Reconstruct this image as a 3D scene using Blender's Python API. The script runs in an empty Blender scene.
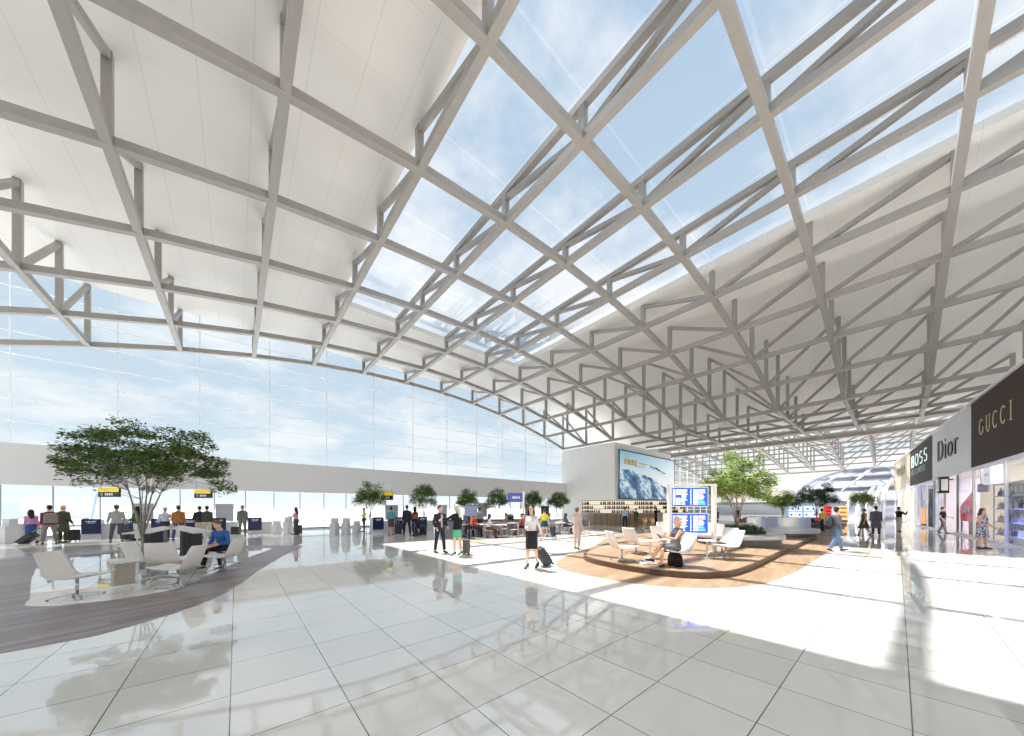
import bpy, math, random
from mathutils import Vector, Matrix, Euler
random.seed(7)
PI = math.pi
SC = bpy.context.scene
COL = SC.collection
# ---------------------------------------------------------------- camera frame
FPX, CX, HY, EYE = 326.4, 512.0, 508.0, 1.7
FV = Vector((0.64569, 0.76360)); RV = Vector((0.76360, -0.64569))
def dirv(px): return FV + RV * ((px - CX) / FPX)
def at(px, depth): return dirv(px) * depth
def sight(px):
    v = dirv(px); return math.degrees(math.atan2(v.y, v.x))
def floor_pt(px, py, z=0.0):
    return at(px, FPX * (EYE - z) / (py - HY))
# heading words (degrees, 0 = +X): away from the viewer, towards, image left / right
AWAY, TOWARD, RIGHT, LEFT = 49.8, 229.8, -40.2, 139.8

# ---------------------------------------------------------------- mesh builder
class MB:
    def __init__(s): s.v = []; s.f = []
    def add(s, vs, fs):
        o = len(s.v); s.v += [tuple(p) for p in vs]; s.f += [tuple(i + o for i in f) for f in fs]; return s
    def box(s, c, d, rz=0.0, M=None):
        x, y, z = d[0] / 2, d[1] / 2, d[2] / 2
        R = Matrix.Rotation(rz, 3, 'Z') if M is None else M
        vs = [Vector(c) + R @ Vector((a * x, b * y, e * z)) for e in (-1, 1) for a, b in ((-1, -1), (1, -1), (1, 1), (-1, 1))]
        return s.add(vs, [(0, 3, 2, 1), (4, 5, 6, 7), (0, 1, 5, 4), (1, 2, 6, 5), (2, 3, 7, 6), (3, 0, 4, 7)])
    def bar(s, a, b, w, h, up=(0, 0, 1)):
        a = Vector(a); b = Vector(b); d = (b - a); L = d.length
        if L < 1e-6: return s
        d.normalize(); u = Vector(up)
        if abs(d.dot(u)) > 0.98: u = Vector((0, 1, 0))
        r = d.cross(u).normalized(); u = r.cross(d).normalized()
        return s.box((a + b) / 2, (w, L, h), M=Matrix((r, d, u)).transposed())
    def rings(s, rs, cap=True, closed=False):
        n = len(rs[0]); vs = [p for r in rs for p in r]; fs = []
        m = len(rs)
        for i in range(m if closed else m - 1):
            j = (i + 1) % m
            for k in range(n):
                l = (k + 1) % n; fs.append((i * n + k, i * n + l, j * n + l, j * n + k))
        if cap and not closed:
            fs.append(tuple(range(n - 1, -1, -1))); fs.append(tuple((m - 1) * n + k for k in range(n)))
        return s.add(vs, fs)
    def tube(s, pts, rad, n=8, cap=True):
        pts = [Vector(p) for p in pts]
        if not hasattr(rad, '__len__'): rad = [rad] * len(pts)
        rs = []; prev = None
        for i, p in enumerate(pts):
            t = (pts[min(i + 1, len(pts) - 1)] - pts[max(i - 1, 0)])
            if t.length < 1e-9: t = Vector((0, 0, 1))
            t.normalize()
            if prev is None:
                u = Vector((0, 0, 1)) if abs(t.z) < 0.9 else Vector((1, 0, 0))
                a = t.cross(u).normalized()
            else:
                a = (prev - t * prev.dot(t)); a = a.normalized() if a.length > 1e-6 else t.orthogonal().normalized()
            prev = a; b = t.cross(a)
            rs.append([p + (a * math.cos(2 * PI * k / n) + b * math.sin(2 * PI * k / n)) * rad[i] for k in range(n)])
        return s.rings(rs, cap)
    def lathe(s, prof, c=(0, 0, 0), n=24):
        c = Vector(c)
        return s.rings([[c + Vector((r * math.cos(2 * PI * k / n), r * math.sin(2 * PI * k / n), z)) for k in range(n)] for r, z in prof])
    def ell(s, c, r, n=10, m=7, M=None):
        c = Vector(c); M = M or Matrix.Identity(3); rs = []
        for i in range(m):
            th = PI * (i + 0.02 * (i == 0) - 0.02 * (i == m - 1)) / (m - 1)
            th = min(max(th, 0.06), PI - 0.06)
            rs.append([c + M @ Vector((r[0] * math.sin(th) * math.cos(2 * PI * k / n), r[1] * math.sin(th) * math.sin(2 * PI * k / n), -r[2] * math.cos(th))) for k in range(n)])
        return s.rings(rs)
    def prism(s, poly, z0, z1):
        n = len(poly); vs = [(p[0], p[1], z0) for p in poly] + [(p[0], p[1], z1) for p in poly]
        return s.add(vs, [tuple(range(n - 1, -1, -1)), tuple(range(n, 2 * n))] + [(i, (i + 1) % n, n + (i + 1) % n, n + i) for i in range(n)])
    def band(s, outer, inner, z0, z1):
        n = len(outer); vs = [(p[0], p[1], z0) for p in outer] + [(p[0], p[1], z0) for p in inner] + [(p[0], p[1], z1) for p in outer] + [(p[0], p[1], z1) for p in inner]
        fs = []
        for i in range(n):
            j = (i + 1) % n
            fs += [(i, n + i, n + j, j), (2 * n + i, 2 * n + j, 3 * n + j, 3 * n + i), (i, j, 2 * n + j, 2 * n + i), (n + i, 3 * n + i, 3 * n + j, n + j)]
        return s.add(vs, fs)
    def strip(s, path, z0, z1, th):
        """vertical curved wall following a plan path, thickness th to the left of travel"""
        P = [Vector((p[0], p[1])) for p in path]; off = []
        for i, p in enumerate(P):
            t = P[min(i + 1, len(P) - 1)] - P[max(i - 1, 0)]; t.normalize(); off.append(p + Vector((-t.y, t.x)) * th)
        rs = []
        for p, q in zip(P, off): rs.append([(p.x, p.y, z0), (q.x, q.y, z0), (q.x, q.y, z1), (p.x, p.y, z1)])
        return s.rings(rs)
    def build(s, name, mat, parent=None, smooth=False, loc=None, rz=0.0, **tags):
        me = bpy.data.meshes.new(name); me.from_pydata(s.v, [], s.f); me.update()
        if smooth:
            me.polygons.foreach_set('use_smooth', [True] * len(me.polygons)); 
        o = bpy.data.objects.new(name, me); COL.objects.link(o)
        if mat: me.materials.append(mat)
        if parent: o.parent = parent
        if loc is not None: o.location = loc
        o.rotation_euler.z = rz
        for k, v in tags.items(): o[k] = v
        return o
def fixnormals(o):
    import bmesh
    bm = bmesh.new(); bm.from_mesh(o.data); bmesh.ops.recalc_face_normals(bm, faces=bm.faces); bm.to_mesh(o.data); bm.free(); return o
def spline(pts, n=6, closed=True):
    P = [Vector(p) for p in pts]; out = []; m = len(P)
    for i in range(m if closed else m - 1):
        g = (lambda k: P[k % m]) if closed else (lambda k: P[min(max(k, 0), m - 1)])
        a, b, c, d = g(i - 1), g(i), g(i + 1), g(i + 2)
        for k in range(n):
            t = k / n
            out.append(0.5 * ((2 * b) + (c - a) * t + (2 * a - 5 * b + 4 * c - d) * t * t + (3 * b - a - 3 * c + d) * t ** 3))
    if not closed: out.append(P[-1])
    return out
def thing(name, label, cat, loc=(0, 0, 0), rz=0.0, group=None):
    o = bpy.data.objects.new(name, None); COL.objects.link(o)
    l = Vector(loc); o.location = l if len(l) == 3 else (l.x, l.y, 0)
    o.rotation_euler.z = rz; o.empty_display_size = 0.2
    o['label'] = label; o['category'] = cat
    if group: o['group'] = group
    return o
def struct(o): o['kind'] = 'structure'; return o
def copy_tree(o, parent=None):
    c = o.copy(); COL.objects.link(c)
    if parent: c.parent = parent
    for ch in list(o.children): copy_tree(ch, c)
    return c
def dup(o, loc, rz, label=None, group=None):
    c = copy_tree(o); l = Vector(loc); c.location = l if len(l) == 3 else (l.x, l.y, 0); c.rotation_euler.z = rz
    if label: c['label'] = label
    if group: c['group'] = group
    return c
ORD = ['first', 'second', 'third', 'fourth', 'fifth', 'sixth', 'seventh', 'eighth', 'ninth', 'tenth', 'eleventh', 'twelfth', 'thirteenth', 'fourteenth', 'fifteenth', 'sixteenth', 'seventeenth', 'eighteenth']

# ---------------------------------------------------------------- materials
MATS = {}
def lin(c):
    return tuple((x / 12.92 if x <= 0.04045 else ((x + 0.055) / 1.055) ** 2.4) for x in [k / 255 for k in c]) + (1.0,)
def mat(name, rgb, rough=0.5, metal=0.0, emit=0.0, vary=0.06, scale=6.0, spec=0.5, emit_rgb=None):
    if name in MATS: return MATS[name]
    m = bpy.data.materials.new(name); m.use_nodes = True; nt = m.node_tree; b = nt.nodes['Principled BSDF']
    c = lin(rgb)
    if vary:
        n = nt.nodes.new('ShaderNodeTexNoise'); n.inputs['Scale'].default_value = scale; n.inputs['Detail'].default_value = 3
        tc = nt.nodes.new('ShaderNodeTexCoord'); nt.links.new(tc.outputs['Object'], n.inputs['Vector'])
        r = nt.nodes.new('ShaderNodeValToRGB'); r.color_ramp.elements[0].position = 0.3; r.color_ramp.elements[1].position = 0.7
        r.color_ramp.elements[0].color = tuple(k * (1 - vary) for k in c[:3]) + (1,)
        r.color_ramp.elements[1].color = tuple(min(1, k * (1 + vary)) for k in c[:3]) + (1,)
        nt.links.new(n.outputs['Fac'], r.inputs['Fac']); nt.links.new(r.outputs['Color'], b.inputs['Base Color'])
    else: b.inputs['Base Color'].default_value = c
    b.inputs['Roughness'].default_value = rough; b.inputs['Metallic'].default_value = metal
    b.inputs['Specular IOR Level'].default_value = spec
    if emit:
        b.inputs['Emission Color'].default_value = lin(emit_rgb or rgb); b.inputs['Emission Strength'].default_value = emit
    MATS[name] = m; return m
def nodes(name):
    m = bpy.data.materials.new(name); m.use_nodes = True; MATS[name] = m
    return m, m.node_tree, m.node_tree.nodes, m.node_tree.links
class N:
    """tiny node helper"""
    def __init__(s, nt): s.nt = nt
    def n(s, t, **kw):
        x = s.nt.nodes.new(t)
        for k, v in kw.items():
            if isinstance(k, str) and hasattr(x, k): setattr(x, k, v)
        return x
    def val(s, sock, v):
        if hasattr(v, 'is_linked') or hasattr(v, 'links'): s.nt.links.new(v, sock)
        else: sock.default_value = v
    def math(s, op, a, b=0.0, c=None):
        x = s.nt.nodes.new('ShaderNodeMath'); x.operation = op; s.val(x.inputs[0], a); s.val(x.inputs[1], b)
        if c is not None: s.val(x.inputs[2], c)
        return x.outputs[0]
    def mix(s, f, a, b):
        x = s.nt.nodes.new('ShaderNodeMixRGB'); s.val(x.inputs[0], f); s.val(x.inputs[1], a); s.val(x.inputs[2], b); return x.outputs[0]
    def ramp(s, f, stops):
        x = s.nt.nodes.new('ShaderNodeValToRGB'); e = x.color_ramp.elements
        while len(e) < len(stops): e.new(0.5)
        for k, (p, c) in enumerate(stops): e[k].position = p; e[k].color = c
        s.val(x.inputs[0], f); return x.outputs[0]
    def noise(s, vec, scale, detail=3, rough=0.5):
        x = s.nt.nodes.new('ShaderNodeTexNoise'); x.inputs['Scale'].default_value = scale; x.inputs['Detail'].default_value = detail
        x.inputs['Roughness'].default_value = rough
        if vec is not None: s.nt.links.new(vec, x.inputs['Vector'])
        return x.outputs['Fac']
    def pos(s):
        g = s.nt.nodes.new('ShaderNodeNewGeometry'); x = s.nt.nodes.new('ShaderNodeSeparateXYZ'); s.nt.links.new(g.outputs['Position'], x.inputs[0])
        return g.outputs['Position'], x.outputs[0], x.outputs[1], x.outputs[2]
    def obj(s):
        g = s.nt.nodes.new('ShaderNodeTexCoord'); x = s.nt.nodes.new('ShaderNodeSeparateXYZ'); s.nt.links.new(g.outputs['Object'], x.inputs[0])
        return g.outputs['Object'], x.outputs[0], x.outputs[1], x.outputs[2]
    def comb(s, x, y, z):
        c = s.nt.nodes.new('ShaderNodeCombineXYZ'); s.val(c.inputs[0], x); s.val(c.inputs[1], y); s.val(c.inputs[2], z); return c.outputs[0]
    def line(s, v, period, off, w):
        """1 on a seam of width w repeating every period"""
        t = s.math('FRACT', s.math('DIVIDE', s.math('SUBTRACT', v, off), period))
        d = s.math('MINIMUM', t, s.math('SUBTRACT', 1.0, t))
        return s.math('LESS_THAN', d, w / 2 / period)
    def cell(s, v, period, off): return s.math('FLOOR', s.math('DIVIDE', s.math('SUBTRACT', v, off), period))
def tile_floor():
    m, nt, nd, lk = nodes('polished_terrazzo'); h = N(nt); b = nd['Principled BSDF']
    p, x, y, z = h.pos()
    P, ox, oy = 0.7965, -0.038, -0.072
    cx, cy = h.cell(x, P, ox), h.cell(y, P, oy)
    wn = nt.nodes.new('ShaderNodeTexWhiteNoise'); wn.noise_dimensions = '2D'; lk.new(h.comb(cx, cy, 0.0), wn.inputs['Vector'])
    base = h.ramp(wn.outputs['Value'], [(0, lin((232, 229, 223))), (1, lin((244, 241, 235)))])
    vz = nt.nodes.new('ShaderNodeTexVoronoi'); vz.inputs['Scale'].default_value = 34.0; lk.new(p, vz.inputs['Vector'])
    n2 = h.noise(p, 16, 4)
    spk = h.math('MULTIPLY', h.math('LESS_THAN', vz.outputs['Distance'], 0.13), h.math('GREATER_THAN', n2, 0.52))
    base = h.mix(h.math('MULTIPLY', spk, 0.7), base, lin((150, 140, 130)))
    base = h.mix(h.math('MULTIPLY', h.noise(p, 1.3, 5), 0.18), base, lin((222, 219, 213)))
    seam = h.math('MAXIMUM', h.line(x, P, ox, 0.009), h.line(y, P, oy, 0.009))
    base = h.mix(h.math('MULTIPLY', seam, 0.9), base, lin((70, 70, 72)))
    lk.new(base, b.inputs['Base Color'])
    b.inputs['Roughness'].default_value = 0.035; b.inputs['IOR'].default_value = 2.4
    return m
def wood(name, dark, light, ang, plank=0.14, rough=0.4, seam=0.35):
    m, nt, nd, lk = nodes(name); h = N(nt); b = nd['Principled BSDF']
    p, x, y, z = h.pos(); ca, sa = math.cos(ang), math.sin(ang)
    u = h.math('ADD', h.math('MULTIPLY', x, ca), h.math('MULTIPLY', y, sa))
    v = h.math('SUBTRACT', h.math('MULTIPLY', y, ca), h.math('MULTIPLY', x, sa))
    row = h.cell(v, plank, 0.0)
    wn = nt.nodes.new('ShaderNodeTexWhiteNoise'); wn.noise_dimensions = '2D'
    lk.new(h.comb(row, h.math('FLOOR', h.math('ADD', h.math('DIVIDE', u, 1.8), h.math('MULTIPLY', row, 0.37))), 0.0), wn.inputs['Vector'])
    g = h.noise(h.comb(h.math('MULTIPLY', u, 0.6), h.math('MULTIPLY', v, 14.0), z), 2.0, 5, 0.6)
    f = h.math('ADD', h.math('MULTIPLY', g, 0.7), h.math('MULTIPLY', wn.outputs['Value'], 0.35))
    c = h.ramp(f, [(0.2, lin(dark)), (0.8, lin(light))])
    c = h.mix(h.math('MULTIPLY', h.line(v, plank, 0.0, 0.008), seam), c, lin([k * 0.45 for k in dark]))
    lk.new(c, b.inputs['Base Color']); b.inputs['Roughness'].default_value = rough
    return m
def ceiling_mat():
    m, nt, nd, lk = nodes('white_ceiling_panel'); h = N(nt); b = nd['Principled BSDF']
    p, x, y, z = h.pos()
    s = h.math('MAXIMUM', h.line(x, 1.305, 0.4, 0.018), h.line(y, 2.05, 0.1, 0.014))
    c = h.mix(h.math('MULTIPLY', s, 0.25), lin((236, 233, 229)), lin((140, 138, 136)))
    lk.new(c, b.inputs['Base Color']); b.inputs['Roughness'].default_value = 0.6
    return m
def glass_mat(name, tint=(235, 245, 250), refl=0.08, rough=0.0, fk=0.6):
    m, nt, nd, lk = nodes(name); nd.remove(nd['Principled BSDF']); out = nd['Material Output']
    t = nd.new('ShaderNodeBsdfTransparent'); t.inputs[0].default_value = lin(tint)
    g = nd.new('ShaderNodeBsdfGlossy'); g.inputs['Roughness'].default_value = rough
    fr = nd.new('ShaderNodeLayerWeight'); fr.inputs[0].default_value = 0.12
    h = N(nt); f = h.math('ADD', h.math('MULTIPLY', fr.outputs['Fresnel'], fk), refl * 0.4)
    mx = nd.new('ShaderNodeMixShader'); lk.new(f, mx.inputs[0]); lk.new(t.outputs[0], mx.inputs[1]); lk.new(g.outputs[0], mx.inputs[2]); lk.new(mx.outputs[0], out.inputs[0])
    return m
def leaf_mat(name, dark, light):
    m, nt, nd, lk = nodes(name); h = N(nt); b = nd['Principled BSDF']; out = nd['Material Output']
    g = nd.new('ShaderNodeNewGeometry')
    c = h.ramp(g.outputs['Random Per Island'], [(0, lin(dark)), (1, lin(light))])
    lk.new(c, b.inputs['Base Color']); b.inputs['Roughness'].default_value = 0.5
    tr = nd.new('ShaderNodeBsdfTranslucent'); lk.new(c, tr.inputs[0])
    mx = nd.new('ShaderNodeMixShader'); mx.inputs[0].default_value = 0.35
    lk.new(b.outputs[0], mx.inputs[1]); lk.new(tr.outputs[0], mx.inputs[2]); lk.new(mx.outputs[0], out.inputs[0])
    return m
def bark_mat():
    m, nt, nd, lk = nodes('grey_bark'); h = N(nt); b = nd['Principled BSDF']
    v, x, y, z = h.obj()
    c = h.ramp(h.noise(h.comb(h.math('MULTIPLY', x, 6.0), h.math('MULTIPLY', y, 6.0), z), 5, 5), [(0.3, lin((120, 110, 98))), (0.7, lin((178, 170, 156)))])
    lk.new(c, b.inputs['Base Color']); b.inputs['Roughness'].default_value = 0.8
    return m
M_FLOOR = tile_floor(); M_CEIL = ceiling_mat()
M_WHITE = mat('white_plaster', (232, 231, 230), 0.6, vary=0.02, scale=1.5)
M_STEEL = mat('warm_grey_painted_steel', (160, 155, 150), 0.42, 0.1, vary=0.04)
M_MULL = mat('white_aluminium', (250, 252, 253), 0.4, vary=0.0)
M_DMULL = mat('grey_aluminium', (132, 138, 142), 0.35, 0.3, vary=0.03)
M_GLASS = glass_mat('facade_glass', (248, 250, 251), 0.03); M_SKYGL = glass_mat('skylight_glass', (250, 251, 252), 0.0)
M_SHOPGL = glass_mat('shop_glass', (248, 249, 252), 0.05, 0.0, 0.08)
M_WOODL = wood('dark_grey_timber', (92, 80, 82), (166, 152, 150), math.radians(24), 0.16, 0.35)
M_WOODR = wood('honey_oak_boards', (132, 104, 82), (170, 142, 114), math.radians(8), 0.15, 0.5)
M_WOODD = mat('dark_walnut_edge', (92, 72, 56), 0.4, vary=0.15, scale=3)
M_CHAIR = mat('off_white_shell', (232, 226, 220), 0.45, vary=0.02)
M_CHROME = mat('brushed_chrome', (190, 194, 198), 0.22, 0.9, vary=0.03)
M_GREY = mat('light_grey_laminate', (206, 206, 210), 0.45, vary=0.02)
M_MGREY = mat('mid_grey_panel', (168, 168, 172), 0.4, vary=0.03)
M_BLACK = mat('black_plastic', (24, 24, 26), 0.4, vary=0.1)
M_DARK = mat('charcoal_panel', (52, 52, 54), 0.4, vary=0.08)
M_NAVY = mat('navy_panel', (22, 28, 78), 0.35, vary=0.05)
M_WPRINT = mat('white_print', (240, 242, 245), 0.5, vary=0)
M_TAUPE = mat('taupe_pedestal', (172, 160, 146), 0.4, vary=0.04)
M_BARK = bark_mat()
M_LEAFD = leaf_mat('dark_green_leaf', (50, 78, 34), (126, 150, 76))
M_LEAFL = leaf_mat('fresh_green_leaf', (96, 128, 48), (170, 190, 96))
M_LEAFM = leaf_mat('mid_green_leaf', (70, 102, 44), (146, 170, 92))
M_LEAFK = leaf_mat('deep_green_leaf', (40, 64, 40), (90, 116, 74))

# ---------------------------------------------------------------- world, sun, camera
def make_world():
    w = bpy.data.worlds.new('sky'); SC.world = w; w.use_nodes = True; nt = w.node_tree; h = N(nt)
    bg = nt.nodes['Background']
    tc = nt.nodes.new('ShaderNodeTexCoord'); sx = nt.nodes.new('ShaderNodeSeparateXYZ'); nt.links.new(tc.outputs['Generated'], sx.inputs[0])
    x, y, z = sx.outputs
    zz = h.math('MAXIMUM', z, 0.0)
    sky = h.ramp(zz, [(0.0, (0.66, 0.69, 0.71, 1)), (0.06, (0.52, 0.59, 0.63, 1)), (0.16, (0.42, 0.50, 0.56, 1)), (0.4, (0.37, 0.45, 0.53, 1)), (1.0, (0.27, 0.36, 0.47, 1))])
    dz = h.math('ADD', zz, 0.22)
    u, v = h.math('DIVIDE', x, dz), h.math('DIVIDE', y, dz)
    vec = h.comb(u, v, 0.0)
    n1 = h.noise(vec, 1.15, 9, 0.62)
    cl = h.ramp(n1, [(0.45, (0, 0, 0, 1)), (0.57, (1, 1, 1, 1))])
    sky = h.mix(h.math('MULTIPLY', cl, 0.95), sky, (0.60, 0.615, 0.63, 1))
    sky = h.mix(h.math('LESS_THAN', z, -0.002), sky, (0.82, 0.84, 0.86, 1))
    nt.links.new(sky, bg.inputs[0]); bg.inputs[1].default_value = 1.1
make_world()
SUN_DIR = Vector((0.012, -0.5, -1.0)).normalized()
sl = bpy.data.lights.new('sun', 'SUN'); sl.energy = 6.9; sl.angle = math.radians(0.8); sl.color = (1.0, 0.965, 0.91)
so = bpy.data.objects.new('sun', sl); COL.objects.link(so); so.rotation_euler = SUN_DIR.to_track_quat('-Z', 'Y').to_euler(); so.location = (0, 60, 90)
cd = bpy.data.cameras.new('camera'); cam = bpy.data.objects.new('camera', cd); COL.objects.link(cam); SC.camera = cam
cd.sensor_width = 36.0; cd.lens = FPX / 1024 * 36.0; cd.shift_y = (HY - 368.0) / 1024; cd.clip_end = 2000; cd.clip_start = 0.05
cam.location = (0, 0, EYE); cam.rotation_euler = (PI / 2, 0, math.atan2(FV.y, FV.x) - PI / 2)
SC.view_settings.view_transform = 'Standard'; SC.view_settings.look = 'None'; SC.view_settings.gamma = 1.0
SC.view_settings.exposure = 0.66; SC.view_settings.use_curve_mapping = False
SC.cycles.use_denoising = True; SC.cycles.max_bounces = 10; SC.cycles.diffuse_bounces = 5; SC.cycles.glossy_bounces = 4
SC.cycles.transparent_max_bounces = 24; SC.cycles.sample_clamp_indirect = 6.0; SC.cycles.caustics_reflective = False; SC.cycles.caustics_refractive = False

# ---------------------------------------------------------------- room shell
YG = 31.4                      # glass wall
XV = 52.2                      # valley beam
def TX(i): return -6.8 + 3.915 * i
def TY(k): return YG - 4.1 * k
def zb(X):
    if X <= TX(11): return 14.1 - (X - 12.6) ** 2 / 146.0
    return 10.2 + (XV - X) / (XV - TX(11)) * 0.0
ZC = 15.1
def box_struct(name, x0, x1, y0, y1, z0, z1, m):
    return struct(MB().box(((x0 + x1) / 2, (y0 + y1) / 2, (z0 + z1) / 2), (x1 - x0, y1 - y0, z1 - z0)).build(name, m))
box_struct('floor', -22, 110, -24, YG + 0.25, -0.3, 0.0, M_FLOOR)
M_APRON = mat('pale_concrete_apron', (206, 208, 210), 0.8, vary=0.03, scale=0.2)
box_struct('ground', -400, 500, YG + 0.25, 700, -0.5, -0.25, M_APRON)
box_struct('ceiling_left', -18, TX(3) + 0.12, -14, YG + 0.1, ZC, ZC + 0.35, M_CEIL)
box_struct('ceiling_right', TX(7) - 0.4, 37.0, -14, YG + 0.1, ZC, ZC + 0.35, M_CEIL)
def zroof(X): return ZC if X <= 37.0 else ZC - (X - 37.0) * 0.27
struct(fixnormals(MB().rings([[(x, -14, zroof(x)), (x, YG + 0.1, zroof(x)), (x, YG + 0.1, zroof(x) + .35), (x, -14, zroof(x) + .35)] for x in (37.0, 44.0, 51.3)]).build('ceiling_slope', M_CEIL)))
box_struct('ceiling_back', TX(3) + 0.12, TX(7) - 0.4, TY(2) + 0.3, YG + 0.1, ZC, ZC + 0.35, M_CEIL)
def sky_glass():
    g = MB()
    for i in range(3, 7):
        for k in range(2, 11): g.box(((TX(i) + TX(i + 1)) / 2, (TY(k) + TY(k + 1)) / 2, ZC + 0.5), (TX(1) - TX(0) - 0.1, 4.0, 0.02))
    o = struct(g.build('window_3', M_SKYGL))
    f = MB()
    for i in (6.2,): f.bar((TX(i), TY(2), ZC + 0.46), (TX(i), TY(11), ZC + 0.46), 0.05, 0.06)
    f.build('skylight_frame', M_MULL, o)
sky_glass()
# glass wall, upper and lower
def glass_wall():
    x0, x1 = -17.1, TX(11)
    o = struct(MB().box(((x0 + x1) / 2, YG + 0.05, (5.2 + ZC) / 2), (x1 - x0, 0.02, ZC - 5.2)).build('window_1', M_GLASS))
    m = MB(); X = -17.05
    vx = [-17.0, -13.3, -9.45, -5.62, -1.92, 1.98] + [5.89 + 3.82 * j for j in range(8)]
    for X in vx: m.box((X, YG, (5.2 + ZC) / 2), (0.05, 0.10, ZC - 5.2))
    m.build('vertical_mullions', M_MULL, o)
    m = MB(); z = 5.25
    while z < ZC: m.box(((x0 + x1) / 2, YG, z), (x1 - x0, 0.06, 0.04)); z += 1.235
    m.build('horizontal_mullions', M_MULL, o)
    o = struct(MB().box(((x0 + x1) / 2, YG + 0.05, 1.48), (x1 - x0, 0.02, 2.96)).build('window_2', M_GLASS))
    m = MB(); X = -9.75 - 1.715 * 4
    while X < x1: m.box((X, YG, 1.48), (0.04, 0.08, 2.96)); X += 1.715
    m.build('vertical_mullions', M_DMULL, o)
    m = MB(); m.box(((x0 + x1) / 2, YG, 0.06), (x1 - x0, 0.14, 0.12)); m.box(((x0 + x1) / 2, YG - 0.05, 0.62), (x1 - x0, 0.05, 0.05))
    m.build('bottom_rail', M_DMULL, o)
    box_struct('trim_1', x0, x1, YG - 0.7, YG + 0.3, 2.96, 5.2, mat('spandrel_white', (222, 220, 220), 0.55, vary=0.02, scale=0.7))
glass_wall()
box_struct('wall_block', TX(11), XV - 0.2, TY(2) - 0.25, YG + 0.3, 0, 10.0, M_WHITE)
def far_glass_wall():
    x0, x1 = XV, 96
    o = struct(MB().box(((x0 + x1) / 2, YG + 0.05, 6.5), (x1 - x0, 0.02, 13)).build('window_4', M_GLASS))
    m = MB(); X = x0
    while X < x1: m.box((X, YG, 6.5), (0.12, 0.16, 13)); X += 3.9
    z = 0.1
    while z < 13: m.box(((x0 + x1) / 2, YG, z), (x1 - x0, 0.12, 0.09)); z += 1.235
    m.build('mullions', M_MULL, o)
far_glass_wall()
# ---------------------------------------------------------------- roof steel
def truss(i, label):  # one welded truss across the hall
    X = TX(i); z0 = zb(X); t = thing('roof_truss', label, 'roof truss', (X, 0, 0), 0, 'roof trusses over the hall')
    kmax = 10
    ya, yb_ = TY(kmax) - 0.5, YG
    if i > 11: yb_ = TY(2) - 0.3
    MB().bar((0, ya, z0), (0, yb_, z0), 0.26, 0.28).build('bottom_chord', M_STEEL, t)
    sky = 4 <= i <= 6
    if sky: MB().bar((0, ya, ZC + 0.1), (0, TY(2) + 0.1, ZC + 0.1), 0.24, 0.24).build('top_chord', M_STEEL, t)
    ztop = zroof(X)
    k0 = 0 if i <= 11 else 3
    for k in range(k0, kmax + 1):
        MB().bar((0, TY(k), z0), (0, TY(k), ztop), 0.22, 0.24, (0, 1, 0)).build('post', M_STEEL, t)
        if k < 6: MB().bar((0, TY(k) - 0.05, ztop - 0.12), (0, TY(k + 1) + 0.1, z0 + 0.1), 0.18, 0.2).build('diagonal', M_STEEL, t)
        if k > 6: MB().bar((0, TY(k) + 0.05, ztop - 0.12), (0, TY(k - 1) - 0.1, z0 + 0.1), 0.18, 0.2).build('diagonal', M_STEEL, t)
tl = {-1: 'warm grey steel roof truss farthest left, out over the dark timber lounge', 0: 'grey steel roof truss running out through the left edge of the photo',
      1: 'grey steel roof truss crossing the top left, two bays left of the skylight', 2: 'grey steel roof truss under the white ceiling, one bay left of the skylight',
      3: 'grey steel roof truss along the left edge of the skylight', 4: 'steel roof truss crossing the sky, first inside the left skylight edge', 5: 'steel roof truss along the middle of the skylight against the clouds',
      6: 'steel roof truss crossing the sky, last one before the right skylight edge', 7: 'steel roof truss along the right edge of the skylight beside the pale ceiling'}
for i in range(0, 15):
    truss(i, tl.get(i) or 'grey steel roof truss below the pale ceiling, %s to the right of the skylight' % ORD[i - 8])
def arch(k):
    Y = TY(k)
    lab = ('curved grey steel arch along the top of the glass wall' if k == 0 else
           'curved grey steel arch spanning the hall, %s inward from the glass wall' % ORD[k - 1])
    xs = [TX(-1) - 2] + [TX(j) for j in range(-1, 12)]
    if k > 2: xs += [XV - 0.3]
    t = thing('roof_arch', lab, 'roof arch', (0, Y, 0), 0, 'curved arches under the roof')
    pts = []
    for a, b in zip(xs, xs[1:]):
        n = 1
        pts.append(Vector((a, 0, zb(a))))
    pts.append(Vector((xs[-1], 0, zb(xs[-1]))))
    w, hgt = 0.13, 0.14
    MB().rings([[p + Vector((0, -w, -hgt)), p + Vector((0, w, -hgt)), p + Vector((0, w, hgt)), p + Vector((0, -w, hgt))] for p in pts]).build('curved_chord', M_STEEL, t)
for k in range(0, 10): arch(k)
vb = MB().box((XV, 2.5, 9.85), (0.5, TY(2) * 2 - 5.2, 0.45)).build('valley_beam', M_STEEL, label='long grey steel valley beam running from the white block across the hall', category='beam')
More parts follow.
